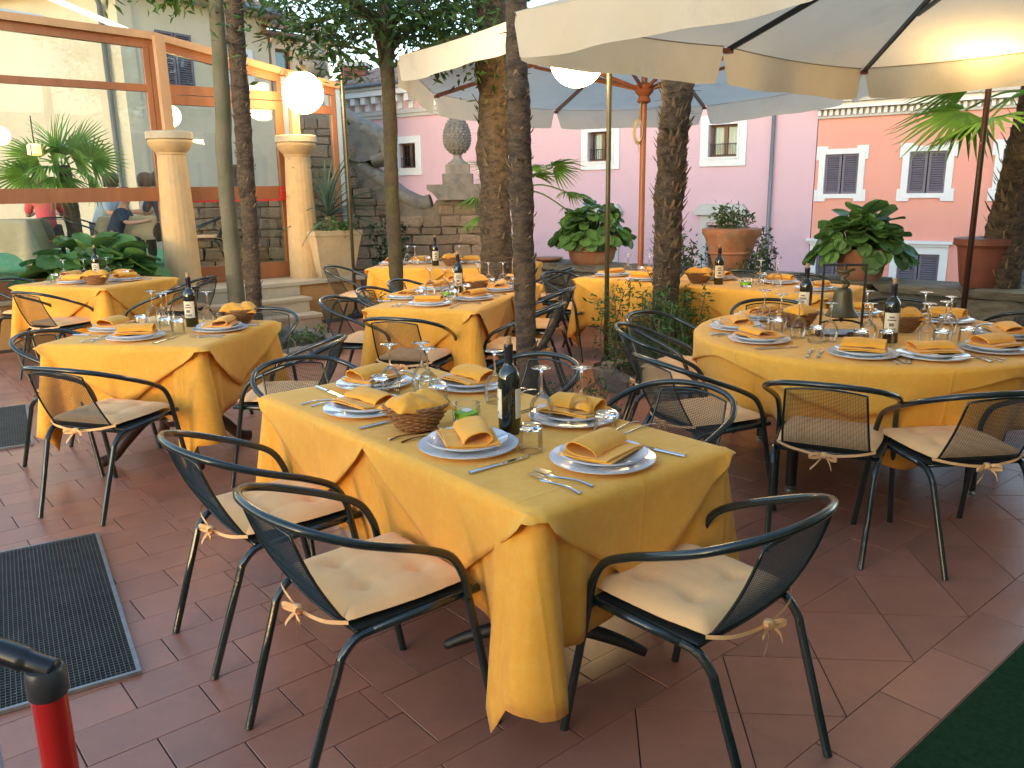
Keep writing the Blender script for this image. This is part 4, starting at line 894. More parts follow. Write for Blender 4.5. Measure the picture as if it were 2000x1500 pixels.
for k in range(5):
    rp.tube([(-.05 + .035 * math.sin(a) * (1 + .12 * k), -.04 + .008 * k, 2.08 + .10 * math.cos(a) * (1 + .05 * k)) for a in [2 * math.pi * i / 16 for i in range(16)]], .006, 5, closed=True)
rp.tube([(-.05, -.03, 2.2), (-.03, -.035, 2.4)], .006, 5); rp.tube([(-.06, -.03, 1.98), (-.05, -.04, 1.88), (-.045, -.03, 1.97)], .005, 5)
rp.obj("rope_hank", ROPE, ub, smooth=True)

# ================================================================== TABLES AND CLOTHS
TH = .75
def perimeter(L, W, r=.022, ns=44, nc=7):
    """points (x, y, nx, ny, side, s_along, dist_to_corner) round a rounded rectangle"""
    out = []; hx, hy = L / 2, W / 2
    sides = [((-hx, -hy), (hx, -hy), (0, -1), L), ((hx, -hy), (hx, hy), (1, 0), W), ((hx, hy), (-hx, hy), (0, 1), L), ((-hx, hy), (-hx, -hy), (-1, 0), W)]
    for k, (a, b_, n, ln) in enumerate(sides):
        for i in range(ns + 1):
            s = r + (ln - 2 * r) * (.5 - .5 * math.cos(math.pi * i / ns)) * .5 + (ln - 2 * r) * .5 * i / ns ; x = a[0] + (b_[0] - a[0]) * s / ln; y = a[1] + (b_[1] - a[1]) * s / ln
            out.append((x, y, n[0], n[1], k, s / ln, min(s, ln - s) - r))
        n2 = sides[(k + 1) % 4][2]; cx = b_[0] - n[0] * r * 0 ; c = (b_[0] - r * (n[0] + n2[0]), b_[1] - r * (n[1] + n2[1]))
        for i in range(1, nc):
            a_ = math.pi / 2 * i / nc; nx = n[0] * math.cos(a_) + n2[0] * math.sin(a_); ny = n[1] * math.cos(a_) + n2[1] * math.sin(a_)
            out.append((c[0] + r * nx, c[1] + r * ny, nx, ny, k, 1.0 if i < nc / 2 else 0.0, 0.0))
    return out
def cloth_mesh(name, per, drop, off, mt, z=TH, M=12, seed=0):
    mb = MB(); n = len(per); vs = []; fs = []
    for sc in (.5, .96):
        for p in per: vs.append((p[0] * sc, p[1] * sc, z + .0012 * nz(p[0] * 3 * sc + seed, p[1] * 3 * sc)))
    for p in per: vs.append((p[0] - p[2] * .004, p[1] - p[3] * .004, z - .0008))
    for j in range(1, M + 1):
        t = j / M; t = t ** 1.25
        for i, p in enumerate(per):
            D = drop(i, p); o_ = off(i, p, t, D) + .006 * min(1, t * 12); vs.append((p[0] + p[2] * o_, p[1] + p[3] * o_, z - .004 - t * D))
    vs.append((0, 0, z)); c = len(vs) - 1
    for i in range(n): fs.append((c, i, (i + 1) % n))
    for j in range(M + 2):
        for i in range(n): a = j * n + i; b_ = j * n + (i + 1) % n; fs.append((a, a + n, b_ + n, b_))
    mb.add(vs, fs); me = mb.mesh(name, mt, smooth=True); return me
def rect_cloth(lab, L, W, loc, rz, e, seed, cat="tablecloth", earsc={}):
    per = perimeter(L, W); rr = random.Random(seed); ph = [rr.uniform(0, 6) for _ in range(8)]; tipx = [rr.uniform(.90, 1.12) for _ in range(4)]
    def cid(p): return (p[4] + (1 if p[5] > .5 else 0)) % 4
    def lerpk(d, ks):
        for (a, va), (b_, vb) in zip(ks[:-1], ks[1:]):
            if d <= b_: u_ = (d - a) / (b_ - a); return va + (vb - va) * u_
        return ks[-1][1]
    def drop(i, p):
        d = p[6]; tx = tipx[cid(p)]; m_ = .012 * math.sin(p[5] * 9 + ph[p[4]]) * min(1, d * 4)
        k = lerpk(d, [(0, .24), (.10, .58), (.125, .30), (.15, .04), (.26, 0)]) if p[5] > .5 else lerpk(d, [(0, .24), (.04, .08), (.10, .0), (.2, 0)])
        return e * (1 + k * tx) + m_
    def off(i, p, t, D):
        d = p[6]; push = -.075 * (1 - math.exp(-(d / .24) ** 2))
        ear = lerpk(d, [(0, .085), (.06, .075), (.115, .080), (.14, .05), (.155, -.015), (.20, .004), (.26, -.012), (.34, 0)]) if p[5] > .5 else lerpk(d, [(0, .085), (.03, .05), (.055, -.035), (.09, -.02), (.14, .018), (.19, -.006), (.26, 0)])
        fold = .010 * nz(p[0] * 7 + seed * 3, p[1] * 7, t * 3) + .012 * math.sin(p[5] * (7 + p[4] % 2 * 2) + ph[p[4] + 4]) + .008 * math.sin(p[5] * 17 + ph[p[4]])
        ear *= earsc.get(cid(p), 1.)
        return t * (ear + push + .004) + t * t * fold * min(1, d * 5)
    o = O("tablecloth", cloth_mesh("tablecloth", per, drop, off, CLOTH, seed=seed), None, loc, (0, 0, rz)); sm_ = o.modifiers.new("thick", 'SOLIDIFY'); sm_.thickness = .0025; sm_.offset = -1
    return tag(o, lab, cat)
def rect_overlay(lab, L, W, loc, rz, flaps, seed, hang=.34):
    """square cloths laid diagonally: triangular flaps on the sides; flaps = number along x sides, y sides"""
    per = perimeter(L, W, .026, 44); rr = random.Random(seed); ph = [rr.uniform(0, 6) for _ in range(8)]
    def drop(i, p):
        n = flaps[p[4] % 2]; x = (p[5] * n) % 1.0; x = 1.0 if p[5] >= .9999 else x; k = 1 - abs(2 * x - 1); return .016 + hang * k ** .92 * (.93 + .07 * math.sin(ph[p[4]] + 7 * p[5]))
    def off(i, p, t, D):
        return .0065 + t * (.006 + .012 * (D / .36)) + t * t * (.012 * math.sin(p[5] * 8 + ph[p[4] + 4])) + .022 * math.exp(-(p[6] / .04) ** 2) * t - .062 * (1 - math.exp(-(p[6] / .22) ** 2)) * t * D / (.42)
    o = O("overlay_cloth", cloth_mesh("overlay_cloth", per, drop, off, CLOTH2, TH + .0045, 10, seed), None, loc, (0, 0, rz)); sm_ = o.modifiers.new("thick", 'SOLIDIFY'); sm_.thickness = .0025; sm_.offset = 1
    return tag(o, lab, "tablecloth")
def table_base(kind, lab, L, W, loc, rz, group="restaurant tables under yellow cloths"):
    t = thing("dining_table", lab, "table", loc, rz, group)
    b = MB(); b.box((0, 0, TH - .022), (L - .03, W - .03, .030)); b.obj("tabletop", WOODD, t)
    spots = [0.] if L < 1.2 else [-L / 4, L / 4]
    for sx in spots:
        if kind == "claw":
            c = MB(); c.lathe([(.05, .18), (.075, .22), (.06, .30), (.04, .42), (.05, .55), (.09, .69), (.10, .712)], 18, c=(sx, 0, 0)); c.obj("pedestal", WOODD, t, smooth=40)
            for k in range(4):
                a = R(45 + 90 * k); d = Vector((math.cos(a), math.sin(a), 0)); f = MB(); P = spline([Vector((sx, 0, .26)) + d * .04, Vector((sx, 0, .25)) + d * .16, Vector((sx, 0, .15)) + d * .28, Vector((sx, 0, .055)) + d * .37, Vector((sx, 0, .032)) + d * .44], 5)
                f.tube(P, [.036] * 12 + [.034] * 4 + [.032] * 5, 10); f.obj("claw_foot", WOODD, t, smooth=True)
        elif kind == "cross":
            c = MB(); c.lathe([(.05, .08), (.035, .14), (.035, .60), (.06, .68), (.10, .712)], 14, c=(sx, 0, 0)); c.obj("pedestal", IRON, t, smooth=40)
            for k in range(4):
                a = R(90 * k + 45); d = Vector((math.cos(a), math.sin(a), 0)); f = MB(); P = spline([Vector((sx, 0, .12)) + d * .02, Vector((sx, 0, .11)) + d * .12, Vector((sx, 0, .07)) + d * .25, Vector((sx, 0, .028)) + d * .34], 5); f.tube(P, [.032 - .0011 * i for i in range(16)], 8); f.obj("foot", IRON, t, smooth=True)
        else:
            for sy in (-1, 1):
                c = MB(); c.tube([(sx, sy * .12, .05), (sx, sy * .12, .71)], .018, 8); c.obj("pedestal", IRON, t, smooth=40)
            f = MB(); f.box((sx, 0, .03), (.07, W * .72, .045)); f.obj("foot", IRON, t)
    return t
U40 = R(40)
# name, centre, L, W, rot, drop e, base kind, flaps, words
TAB = {
 "front": ((-.168, 2.815), 1.655, .79, R(129.7), .42, "cross", (2, 1), "the big front table", 1),
 "left":  ((-2.045, 4.80), .95, .90, R(-9.5), .41, "claw", (1, 1), "the small left table with claw feet", 2),
 "glass": ((-3.90, 7.76), 1.04, .92, R(-19), .40, "cross", (1, 1), "the far left table before the glass", 3),
 "mid":   ((-.38, 6.37), 1.67, .79, R(73), .40, "cross", (2, 1), "the long middle table", 4),
 "rear":  ((-.58, 8.93), 1.72, .80, R(-9), .42, "cross", (2, 1), "the rear table before the stone wall", 5),
 "right": ((1.70, 6.98), 2.25, .80, R(-42), .42, "bar", (2, 1), "the long table before the pink house", 6),
}
for k, ((cx, cy), L, W, rz, e, kind, fl_, words, sd0) in TAB.items():
    table_base(kind, {"front": "dark pedestal table hidden under the cloths of the big front table", "left": "small table on curved dark wooden claw feet, left of centre", "glass": "table under yellow cloth at far left before the glass", "mid": "long table in the middle standing behind the palm", "rear": "table at the back before the stone wall", "right": "long table on black bar feet before the pink house"}[k], L, W, (cx, cy, 0), rz)
    rect_cloth("long yellow tablecloth with pointed corners on " + words, L, W, (cx, cy, 0), rz, e, sd0, earsc={0: .15} if k == "front" else {})
    rect_overlay("yellow overlay cloth laid diagonally on top of " + words, L, W, (cx, cy, 0), rz, fl_, sd0 + 20)
# round table
RC = (1.93, 4.40); RR = .90
def round_per(n=220): return [(RR * math.cos(a), RR * math.sin(a), math.cos(a), math.sin(a), 0, a, 9.) for a in [2 * math.pi * i / n for i in range(n)]]
o = O("tablecloth", cloth_mesh("tablecloth", round_per(), lambda i, p: .40 + .07 * math.cos(4 * p[5] + .6) + .012 * math.sin(11 * p[5]), lambda i, p, t, D: t * (-.055 + .035 * math.sin(13 * p[5]) * t + .02 * math.sin(21 * p[5] + 1) * t), CLOTH, seed=7), None, (*RC, 0)); tag(o, "long yellow tablecloth falling in folds round the round table", "tablecloth")
mo = o.modifiers.new("thick", 'SOLIDIFY'); mo.thickness = .0025; mo.offset = -1
o = O("overlay_cloth", cloth_mesh("overlay_cloth", round_per(), lambda i, p: .05 + .20 * (abs(((p[5] + .45) / (math.pi / 2)) % 1 * 2 - 1)) ** 1.3, lambda i, p, t, D: .008 + t * (-.025 * D * 4 + .03 * math.sin(13 * p[5]) * t * D * 3 + .006), CLOTH2, TH + .0045, 10, 9), None, (*RC, 0)); tag(o, "square yellow overlay cloth spread on the round table", "tablecloth")
mo = o.modifiers.new("thick", 'SOLIDIFY'); mo.thickness = .0025; mo.offset = 1
t = thing("round_dining_table", "large round table on four black legs at right under the umbrella", "table", (*RC, 0))
b = MB(); b.lathe([(0, TH - .03), (RR - .02, TH - .03), (RR - .02, TH - .006), (0, TH - .006)], 64); b.obj("tabletop", WOODD, t)
for k in range(4):
    a = R(38 + 90 * k); f = MB(); x, y = .62 * math.cos(a), .62 * math.sin(a); f.tube([(x, y, .03), (x, y, .72)], [.028, .034], 10); lg = f.obj("leg", IRON, t, smooth=40)
    g_ = MB(); g_.lathe([(.03, 0), (.03, .012), (.012, .02), (.012, .03)], 12, c=(x, y, 0)); g_.obj("levelling_foot", STEEL, lg, smooth=40)

# ================================================================== CHAIRS
def make_chair():
    t = thing("garden_chair", "chair", "chair")
    half = [(.250, .158, .43), (.250, .145, .50), (.254, .10, .575), (.262, .01, .625), (.270, -.09, .665), (.262, -.195, .705), (.205, -.285, .740), (.112, -.335, .758), (0, -.350, .763)]
    P = spline(half + [(-x, y, z) for x, y, z in half[-2::-1]], 5); b = MB(); b.tube(P, .0125, 9); b.obj("arm_rail", PAINT, t, smooth=True)
    for sx in (1, -1):
        l = MB(); l.tube([(sx * .264, .240, 0), (sx * .2635, .238, .01), (sx * .250, .158, .432)], [.0135, .0125, .0125], 9); l.obj("front_leg", PAINT, t, smooth=40)
    for sx in (1, -1):
        l = MB(); l.tube(spline([(sx * .215, -.13, .424), (sx * .210, -.175, .415), (sx * .205, -.215, .375), (sx * .202, -.235, .32), (sx * .190, -.342, 0)], 5), .0125, 9); l.obj("rear_leg", PAINT, t, smooth=40)
    f = MB()
    for sx in (1, -1): f.tube([(sx * .235, .205, .442), (sx * .226, .05, .432), (sx * .215, -.13, .424)], .0125, 8)
    f.tube([(.248, .155, .43), (.12, .17, .425), (-.12, .17, .425), (-.248, .155, .43)], .010, 8); f.tube([(.21, -.16, .42), (-.21, -.16, .42)], .009, 8); f.obj("seat_frame", PAINT, t, smooth=True)
    s = MB(); s.box((0, .01, .440), (.43, .38, .006)); s.obj("seat_panel", MESHM, t)
    # backrest: wire frame and woven mesh
    def bp(x, k):     # x -1..1, k 0 bottom..1 top
        hw = .178 + (.158 - .178) * k; y = -.185 - .148 * k - .014 * math.sin(math.pi * k) + .022 * x * x * (.4 + .6 * k); z = .432 + (.742 - .432) * k - .018 * x * x * k; return Vector((x * hw, y, z))
    ed = [bp(-1, i / 8) for i in range(9)] + [bp(-1 + 2 * i / 8, 1) for i in range(1, 8)] + [bp(1, 1 - i / 8) for i in range(9)] + [bp(1 - 2 * i / 8, 0) for i in range(1, 8)]
    w_ = MB(); w_.tube(ed, .0048, 6, closed=True); bf = w_.obj("backrest_frame", PAINT, t, smooth=True)
    mm = MB(); nh, nv = 50, 32
    for i in range(nh): mm.tube([bp(-1 + j / 3, (i + .5) / nh) for j in range(7)], .00125, 3, cap=False)
    for i in range(nv): mm.tube([bp(-1 + 2 * (i + .5) / nv, j / 5) for j in range(6)], .0008, 3, cap=False)
    mm.obj("backrest_mesh", MESHM, t)
    # cushion
    c = MB(); N = 26; tuft = [(.09, .10), (-.09, .10), (.09, -.075), (-.09, -.075)]
    def surf(top):
        def fn(i, j):
            x = (i * 2 - 1); y = (j * 2 - 1); k = max(abs(x), abs(y)); e = (1 - k ** 5); ex = x * (1 - .035 * y * y); X = ex * .212; Y = .004 + y * .198 * (1 - .03 * x * x)
            if y < 0: X *= 1 + .04 * y
            if not top: return (X, Y, .463 - .018 * e)
            z = .463 + .034 * e ** .7
            for tx, ty in tuft: d2 = (X - tx) ** 2 + (Y - ty) ** 2; z -= .019 * math.exp(-d2 / .0007) + .008 * math.exp(-d2 / .005)
            for (ax_, ay, bx_, by) in ((.09, .10, -.09, .10), (.09, -.075, -.09, -.075), (.09, .10, .09, -.075), (-.09, .10, -.09, -.075)):
                L2 = (bx_ - ax_) ** 2 + (by - ay) ** 2; tt = max(0, min(1, ((X - ax_) * (bx_ - ax_) + (Y - ay) * (by - ay)) / L2)); d2 = (X - ax_ - tt * (bx_ - ax_)) ** 2 + (Y - ay - tt * (by - ay)) ** 2; z -= .004 * math.exp(-d2 / .0003)
            z += .0022 * nz(X * 40, Y * 12) + .0015 * nz(X * 14, Y * 50); return (X, Y, z)
        return fn
    c.grid(N, N, surf(True)); c.grid(10, 10, surf(False)); cu = c.obj("cushion", CUSH, t, smooth=True)
    ti = MB()
    def ribbon(P, w0):
        P = spline(P, 4); vs = []; fs = []
        for p in P: vs += [p + Vector((0, 0, w0)), p - Vector((0, 0, w0))]
        ti.add(vs, [(2 * i, 2 * i + 1, 2 * i + 3, 2 * i + 2) for i in range(len(P) - 1)])
    ribbon([(-.20, -.19, .460), (-.14, -.225, .450), (-.05, -.235, .437), (.005, -.237, .435)], .006); ribbon([(.20, -.19, .460), (.14, -.225, .450), (.06, -.235, .438), (.005, -.237, .435)], .006)
    ribbon([(.0, -.24, .437), (-.03, -.262, .446), (-.055, -.262, .430), (-.03, -.25, .424), (.0, -.24, .433)], .007); ribbon([(.01, -.24, .437), (.035, -.262, .444), (.06, -.262, .428), (.035, -.25, .422), (.01, -.24, .433)], .007)
    ribbon([(.0, -.24, .433), (-.02, -.258, .405), (-.045, -.262, .375)], .006); ribbon([(.01, -.24, .433), (.03, -.26, .41), (.04, -.265, .38)], .006)
    ti.lathe([(.012, .424), (.016, .436), (.012, .448)], 8, c=(.005, -.241, 0)); ti.obj("cushion_tie", CUSH, cu, smooth=True)
    return t
CHAIR = Proto(make_chair)
def chair(x, y, face, label): CHAIR((x, y, 0), R(face) - R(90), label, "chair", "dark green garden chairs with yellow cushions")
chair(-.848, 2.756, 39.5, "chair second from the front on the left side of the big front table")
chair(-.412, 2.20, 39.0, "nearest chair at left foreground, on the near left side of the big front table")
chair(.495, 2.105, 131.5, "nearest chair at right foreground, at the near end of the big front table")
chair(.50, 3.01, 222, "chair on the right side of the big front table, seen behind its wine glasses")
chair(-.04, 3.64, 222, "chair behind the wine bottle on the far right side of the big front table")
chair(-.84, 3.63, -47, "chair at the far end of the big front table, in front of the middle table")
chair(-1.27, 4.44, 178, "chair at the right side of the small claw foot table, its back to the middle")
chair(-2.056, 4.061, 72.5, "chair in front of the small claw foot table, beside the large grate")
chair(-2.50, 4.70, -12, "chair at the left side of the small claw foot table, mostly hidden by its cloth")
chair(-1.73, 5.32, 262, "chair behind the small claw foot table by the bread basket")
chair(-3.95, 7.17, 66, "chair in front of the far left table before the glass")
chair(-4.62, 7.90, -15, "chair at the left end of the far left table, cut by the picture edge")
chair(-3.08, 7.12, 163, "near chair at the right side of the far left table, before the bottle")
chair(-3.22, 7.98, 166, "far chair at the right side of the far left table, beside the column foot")
chair(-.65, 5.44, 73, "chair at the near end of the long middle table, its back towards the viewer")
chair(-1.07, 6.13, -12, "nearest of the three chairs on the left of the long middle table")
chair(-.90, 6.70, -15, "second of the three chairs on the left of the long middle table")
chair(-.72, 7.24, -18, "farthest of the three chairs on the left of the long middle table")
chair(.03, 5.76, 163, "nearest chair on the right of the middle table, half behind the palm")
chair(.17, 6.68, 163, "second chair on the right of the long middle table, behind the palm trunk")
chair(.30, 8.34, 172, "chair at the right end of the rear table, before the parapet")
chair(-1.62, 8.78, -10, "chair at the left end of the rear table, beside the platform")
chair(.64, 7.66, -42, "chair at the left end of the long table before the pink house")
chair(1.49, 7.92, -132, "left one of the chairs behind the long table before the pink house")
chair(1.95, 7.50, -132, "middle one of the chairs behind the long table, before the tall tan pot")
chair(2.42, 7.08, -132, "right one of the chairs behind the long table, near the bell")
chair(1.07, 5.0, -38, "chair at the round table nearest the shaggy palm, beyond the green bush")
chair(.955, 4.655, -9, "chair on the left of the round table with its mesh back lit blue")
chair(.95, 3.90, 22, "chair at the front left of the round table, behind the front table's right side")
chair(1.42, 3.50, 62, "chair in front of the round table, left of the two with backs to us")
chair(1.875, 3.36, 96, "chair in front of the round table at the right picture edge, back to us")
chair(1.76, 5.40, 260, "chair behind the round table on its far left side")
chair(2.53, 5.38, 238, "chair behind the round table, right of the dark bottle")
chair(2.90, 4.78, 201, "chair on the right of the round table, its rail showing over the plates")

# ================================================================== TABLEWARE
def mk_plate(r, h, name):
    def f():
        t = thing(name, "p", "plate"); b = MB(); b.lathe([(0, .004), (r * .55, .004), (r * .62, .0), (r * .66, .002), (r * .98, h - .003), (r, h), (r * .985, h + .003), (r * .70, .010), (r * .62, .007), (0, .007)], 56); b.obj("body", WHITE, t, smooth=40)
        e = MB(); e.tube([(r * .992 * math.cos(a), r * .992 * math.sin(a), h + .0015) for a in [2 * math.pi * i / 56 for i in range(56)]], .0016, 5, closed=True); e.obj("rim", mat("grey rim line", (.42, .43, .47), .25), t, smooth=True); return t
    return Proto(f)
CHARGER = mk_plate(.158, .016, "charger_plate"); DINNER = mk_plate(.130, .020, "dinner_plate")
def mk_napkin(seed):
    def f():
        rr = random.Random(seed); mb = MB()
        def sheet(path, x0, x1, tw, th):
            P = spline(path, 5); n = len(P); nx = 14
            def pt(i, k, o_):
                x = x0 + (x1 - x0) * i / nx; p = P[k]; a = math.atan2((P[min(k + 1, n - 1)] - P[max(k - 1, 0)]).z, (P[min(k + 1, n - 1)] - P[max(k - 1, 0)]).y)
                y = p.y - math.sin(a) * o_ + tw * (x / .1) * p.y; z = p.z + math.cos(a) * o_ + .0035 * nz(x * 22 + seed, p.y * 18, k * .05) + .003 * (abs(x) / .1) ** 2 * -1; return (x + .25 * tw * y, y, z)
            vs = []; fs = []
            for o_ in (0, th):
                for k in range(n):
                    for i in range(nx + 1): vs.append(pt(i, k, o_))
            W_ = nx + 1; B_ = n * W_
            for k in range(n - 1):
                for i in range(nx): a = k * W_ + i; fs += [(a, a + W_, a + W_ + 1, a + 1), (B_ + a, B_ + a + 1, B_ + a + W_ + 1, B_ + a + W_)]
            for k in range(n - 1):
                for i in (0, nx): a = k * W_ + i; fs.append((a, a + W_, B_ + a + W_, B_ + a) if i else (a, B_ + a, B_ + a + W_, a + W_))
            for i in range(nx):
                for k in (0, n - 1): a = k * W_ + i; fs.append((a, a + 1, B_ + a + 1, B_ + a))
            mb.add(vs, fs)
        sheet([Vector((0, -.088, .004)), Vector((0, -.03, .000)), Vector((0, .05, .002)), Vector((0, .085, .006))], -.105, .100, .06, .004)
        sheet([Vector((0, -.080, .010)), Vector((0, -.03, .006)), Vector((0, .05, .008)), Vector((0, .080, .012))], -.100, .104, -.04, .004)
        hgt = rr.uniform(.022, .032)
        sheet([Vector((0, .035, .013)), Vector((0, -.01, .012)), Vector((0, -.045, .016)), Vector((0, -.064, .014 + hgt * .45)), Vector((0, -.050, .014 + hgt)), Vector((0, -.02, .016 + hgt * .95)), Vector((0, .018, .016 + hgt * .55)), Vector((0, .030, .016))], -.096, .092, .10, .0035)
        me = mb.mesh("napkin", NAPK, smooth=60); return O("napkin", me)
    return Proto(f)
NAPS = [mk_napkin(i) for i in range(3)]
def mk_fork():
    t = O("fork", None); b = MB()
    for i in range(4): x = -.0098 + i * .0065; b.box((x, .083, .0052), (.0030, .052, .0016))
    def fn(i, j): w_ = .0035 + .0085 * max(0, math.sin(max(0, (j - .70)) / .30 * 1.57)) + .0035 * max(0, 1 - j / .35); return ((i * 2 - 1) * w_, -.10 + j * .160, .0035 + .004 * math.sin(j * 5.2) + (.0018 * (1 - (i * 2 - 1) ** 2)))
    b.grid(4, 20, fn); b.grid(4, 20, lambda i, j: Vector(fn(1 - i, j)) - Vector((0, 0, .0016))); me = b.mesh("fork", SILVER, smooth=50); o = O("fork", me); bpy.data.objects.remove(t); return o
def mk_knife():
    b = MB(); b.prism([(-.006, -.115), (.006, -.115), (.008, -.08), (.0065, -.01), (.0095, .0), (.010, .06), (.007, .10), (-.002, .118), (-.007, .112), (-.0075, .0), (-.006, -.01), (-.008, -.08)], .001, .0042)
    def fn(i, j): a = math.pi * i; return (.0090 * math.cos(a), -.1155 + j * .106, .0035 + .0040 * math.sin(a)); 
    b.grid(6, 6, fn); return O("knife", b.mesh("knife", SILVER))
FORK, KNIFE = Proto(mk_fork), Proto(mk_knife)
def mk_wine():
    t = thing("wine_glass", "g", "glass"); b = MB()
    pr = [(.0330, 0), (.0375, .025), (.0410, .048), (.0405, .068), (.0340, .088), (.0200, .104), (.0060, .113)]
    b.lathe(pr[:-1] + [(.006, .113)], 36); 
    b.f = [f for f in b.f if len(f) == 4]; b.mi = [0] * len(b.f)
    q = MB(); q.v = b.v; q.f = b.f; q.mi = b.mi; q.obj("bowl", GL, t, smooth=True)
    rim = MB(); rim.tube([(.033 * math.cos(a), .033 * math.sin(a), .001) for a in [2 * math.pi * i / 36 for i in range(36)]], .0010, 5, closed=True); rim.obj("rim", GS, t, smooth=True)
    s = MB(); s.lathe([(0, .103), (.012, .106), (.0060, .114), (.0042, .124), (.0036, .150), (.0038, .180), (.007, .194), (.020, .1975), (.0345, .1990), (.0360, .2002), (.0345, .2012), (0, .2022)], 36); s.obj("stem", GS, t, smooth=True); return t
def mk_tumbler():
    t = thing("tumbler", "g", "glass"); b = MB(); b.lathe([(.0365, 0), (.0372, .02), (.0365, .05), (.034, .07)], 36); q = MB(); q.v = b.v; q.f = [f for f in b.f if len(f) == 4]; q.mi = [0] * len(q.f); q.obj("wall", GL, t, smooth=True)
    s = MB(); s.lathe([(0, .069), (.030, .068), (.0338, .0705), (.0335, .080), (.031, .0855), (.024, .086), (.018, .083), (0, .0825)], 36); s.obj("thick_base", GS, t, smooth=50)
    rim = MB(); rim.tube([(.0365 * math.cos(a), .0365 * math.sin(a), .001) for a in [2 * math.pi * i / 36 for i in range(36)]], .0010, 5, closed=True); rim.obj("rim", GS, t, smooth=True); return t
WINE, TUMB = Proto(mk_wine), Proto(mk_tumbler)
def mk_bottle():
    t = thing("wine_bottle", "b", "bottle"); b = MB(); b.lathe([(0, .004), (.025, .0), (.0355, .0), (.0375, .004), (.0375, .185), (.036, .200), (.029, .215), (.019, .228), (.0145, .238), (.0140, .255)], 36); b.obj("body", BOTTLE, t, smooth=40)
    c = MB(); c.lathe([(.0150, .236), (.0148, .285), (.0158, .287), (.0158, .296), (.0145, .300), (.0, .300)], 24); c.obj("capsule", CAPS, t, smooth=40)
    k = MB(); k.lathe([(.0095, .300), (.010, .302), (.0105, .322), (.009, .325), (0, .325)], 14); k.obj("cork", CORK, t, smooth=40)
    for a0, a1, z0, z1 in ((-1.05, 1.05, .055, .155), (2.3, 4.0, .055, .155)):
        l = MB(); l.grid(14, 1, lambda i, j: (.0382 * math.cos(a0 + (a1 - a0) * i - 1.57), .0382 * math.sin(a0 + (a1 - a0) * i - 1.57), z0 + (z1 - z0) * j)); lo = l.obj("label", LABELM, t, smooth=True)
        if a0 < 0:
            for zz, hw, hh in ((.133, .35, .004), (.118, .55, .0035), (.095, .3, .008), (.074, .6, .0025), (.067, .5, .0025)):
                p = MB(); p.grid(8, 1, lambda i, j: (.0385 * math.cos(-hw + 2 * hw * i - 1.57), .0385 * math.sin(-hw + 2 * hw * i - 1.57), zz - hh + 2 * hh * j)); p.obj("print", mat("label print", (.18, .13, .10), .8), lo)
    return t
BOT = Proto(mk_bottle)
def mk_basket():
    t = thing("bread_basket", "b", "basket"); w_ = MB(); nst = 22; nr = 11
    def rad(k): return .052 + .040 * k ** .9
    for i in range(nr):
        k = (i + .5) / nr; z = .008 + k * .076; r = rad(k); w_.tube([((r + .0042 * math.cos(nst / 2 * a * 1.0 + math.pi * (i % 2))) * math.cos(a) * 1.18, (r + .0042 * math.cos(nst / 2 * a + math.pi * (i % 2))) * math.sin(a), z + .002 * math.sin(a * 2 + i)) for a in [2 * math.pi * j / 66 for j in range(66)]], .0046, 5, closed=True)
    w_.obj("weave", WICKER, t, smooth=True)
    s = MB()
    for i in range(nst):
        a = 2 * math.pi * i / nst; s.tube([(rad(k) * math.cos(a) * 1.18, rad(k) * math.sin(a), .005 + k * .085) for k in (0, .5, 1)], .0026, 4)
    s.obj("stakes", WICKER, t); r = MB()
    for ph in (0, 3.14): r.tube([((.093 + .003 * math.cos(11 * a + ph)) * math.cos(a) * 1.18, (.093 + .003 * math.cos(11 * a + ph)) * math.sin(a), .088 + .003 * math.sin(11 * a + ph)) for a in [2 * math.pi * j / 66 for j in range(66)]], .0045, 5, closed=True)
    r.obj("rim", WICKER, t, smooth=True); b = MB(); b.lathe([(0, .006), (.050, .006), (.054, .012)], 24, sx=1.18); b.obj("bottom", WICKER, t); return t
BASK = Proto(mk_basket)
def mk_bnap():
    b = MB()
    def f(i, j):
        x, y = i * 2 - 1, j * 2 - 1; r = math.hypot(x, y); px, py = x * .092 * 1.15, y * .088; k = max(abs(x), abs(y)); z = .090 + .030 * (1 - k ** 2) + .012 * nz(x * 2.3 + 4, y * 2.3) + .010 * abs(x + y) - .012 * max(0, k - .8) / .2 + .008 * (abs(x) > .2) * math.cos(y * 3)
        return (px, py, z)
    b.grid(22, 22, f); o = O("basket_napkin", b.mesh("basket_napkin", NAPK, smooth=True)); m_ = o.modifiers.new("thick", 'SOLIDIFY'); m_.thickness = .004; m_.offset = -1; return o
BNAP = Proto(mk_bnap)
def mk_candle():
    t = thing("candle_glass", "c", "candle"); b = MB(); b.lathe([(.046, .012), (.049, .020), (.049, .070)], 32); q = MB(); q.v = b.v; q.f = [f for f in b.f if len(f) == 4]; q.mi = [0] * len(q.f); q.obj("wall", GL, t, smooth=True)
    s = MB(); s.lathe([(0, .001), (.042, .001), (.046, .004), (.0465, .012), (.042, .0145), (0, .014)], 32); s.obj("thick_base", GS, t, smooth=50)
    r = MB(); r.tube([(.049 * math.cos(a), .049 * math.sin(a), .070) for a in [2 * math.pi * i / 36 for i in range(36)]], .0012, 5, closed=True); r.obj("rim", GS, t, smooth=True)
    w_ = MB(); w_.lathe([(0, .0165), (.040, .0165), (.042, .024), (.040, .038), (.024, .040), (0, .039)], 28); wx = w_.obj("wax", GREENW, t, smooth=40); k = MB(); k.lathe([(.019, .0412), (.019, .046), (.016, .046), (.0, .044)], 20); k.obj("tealight", WICK, wx, smooth=40); return t
CAND = Proto(mk_candle)
TZ = TH + .0085
rk = random.Random(77)
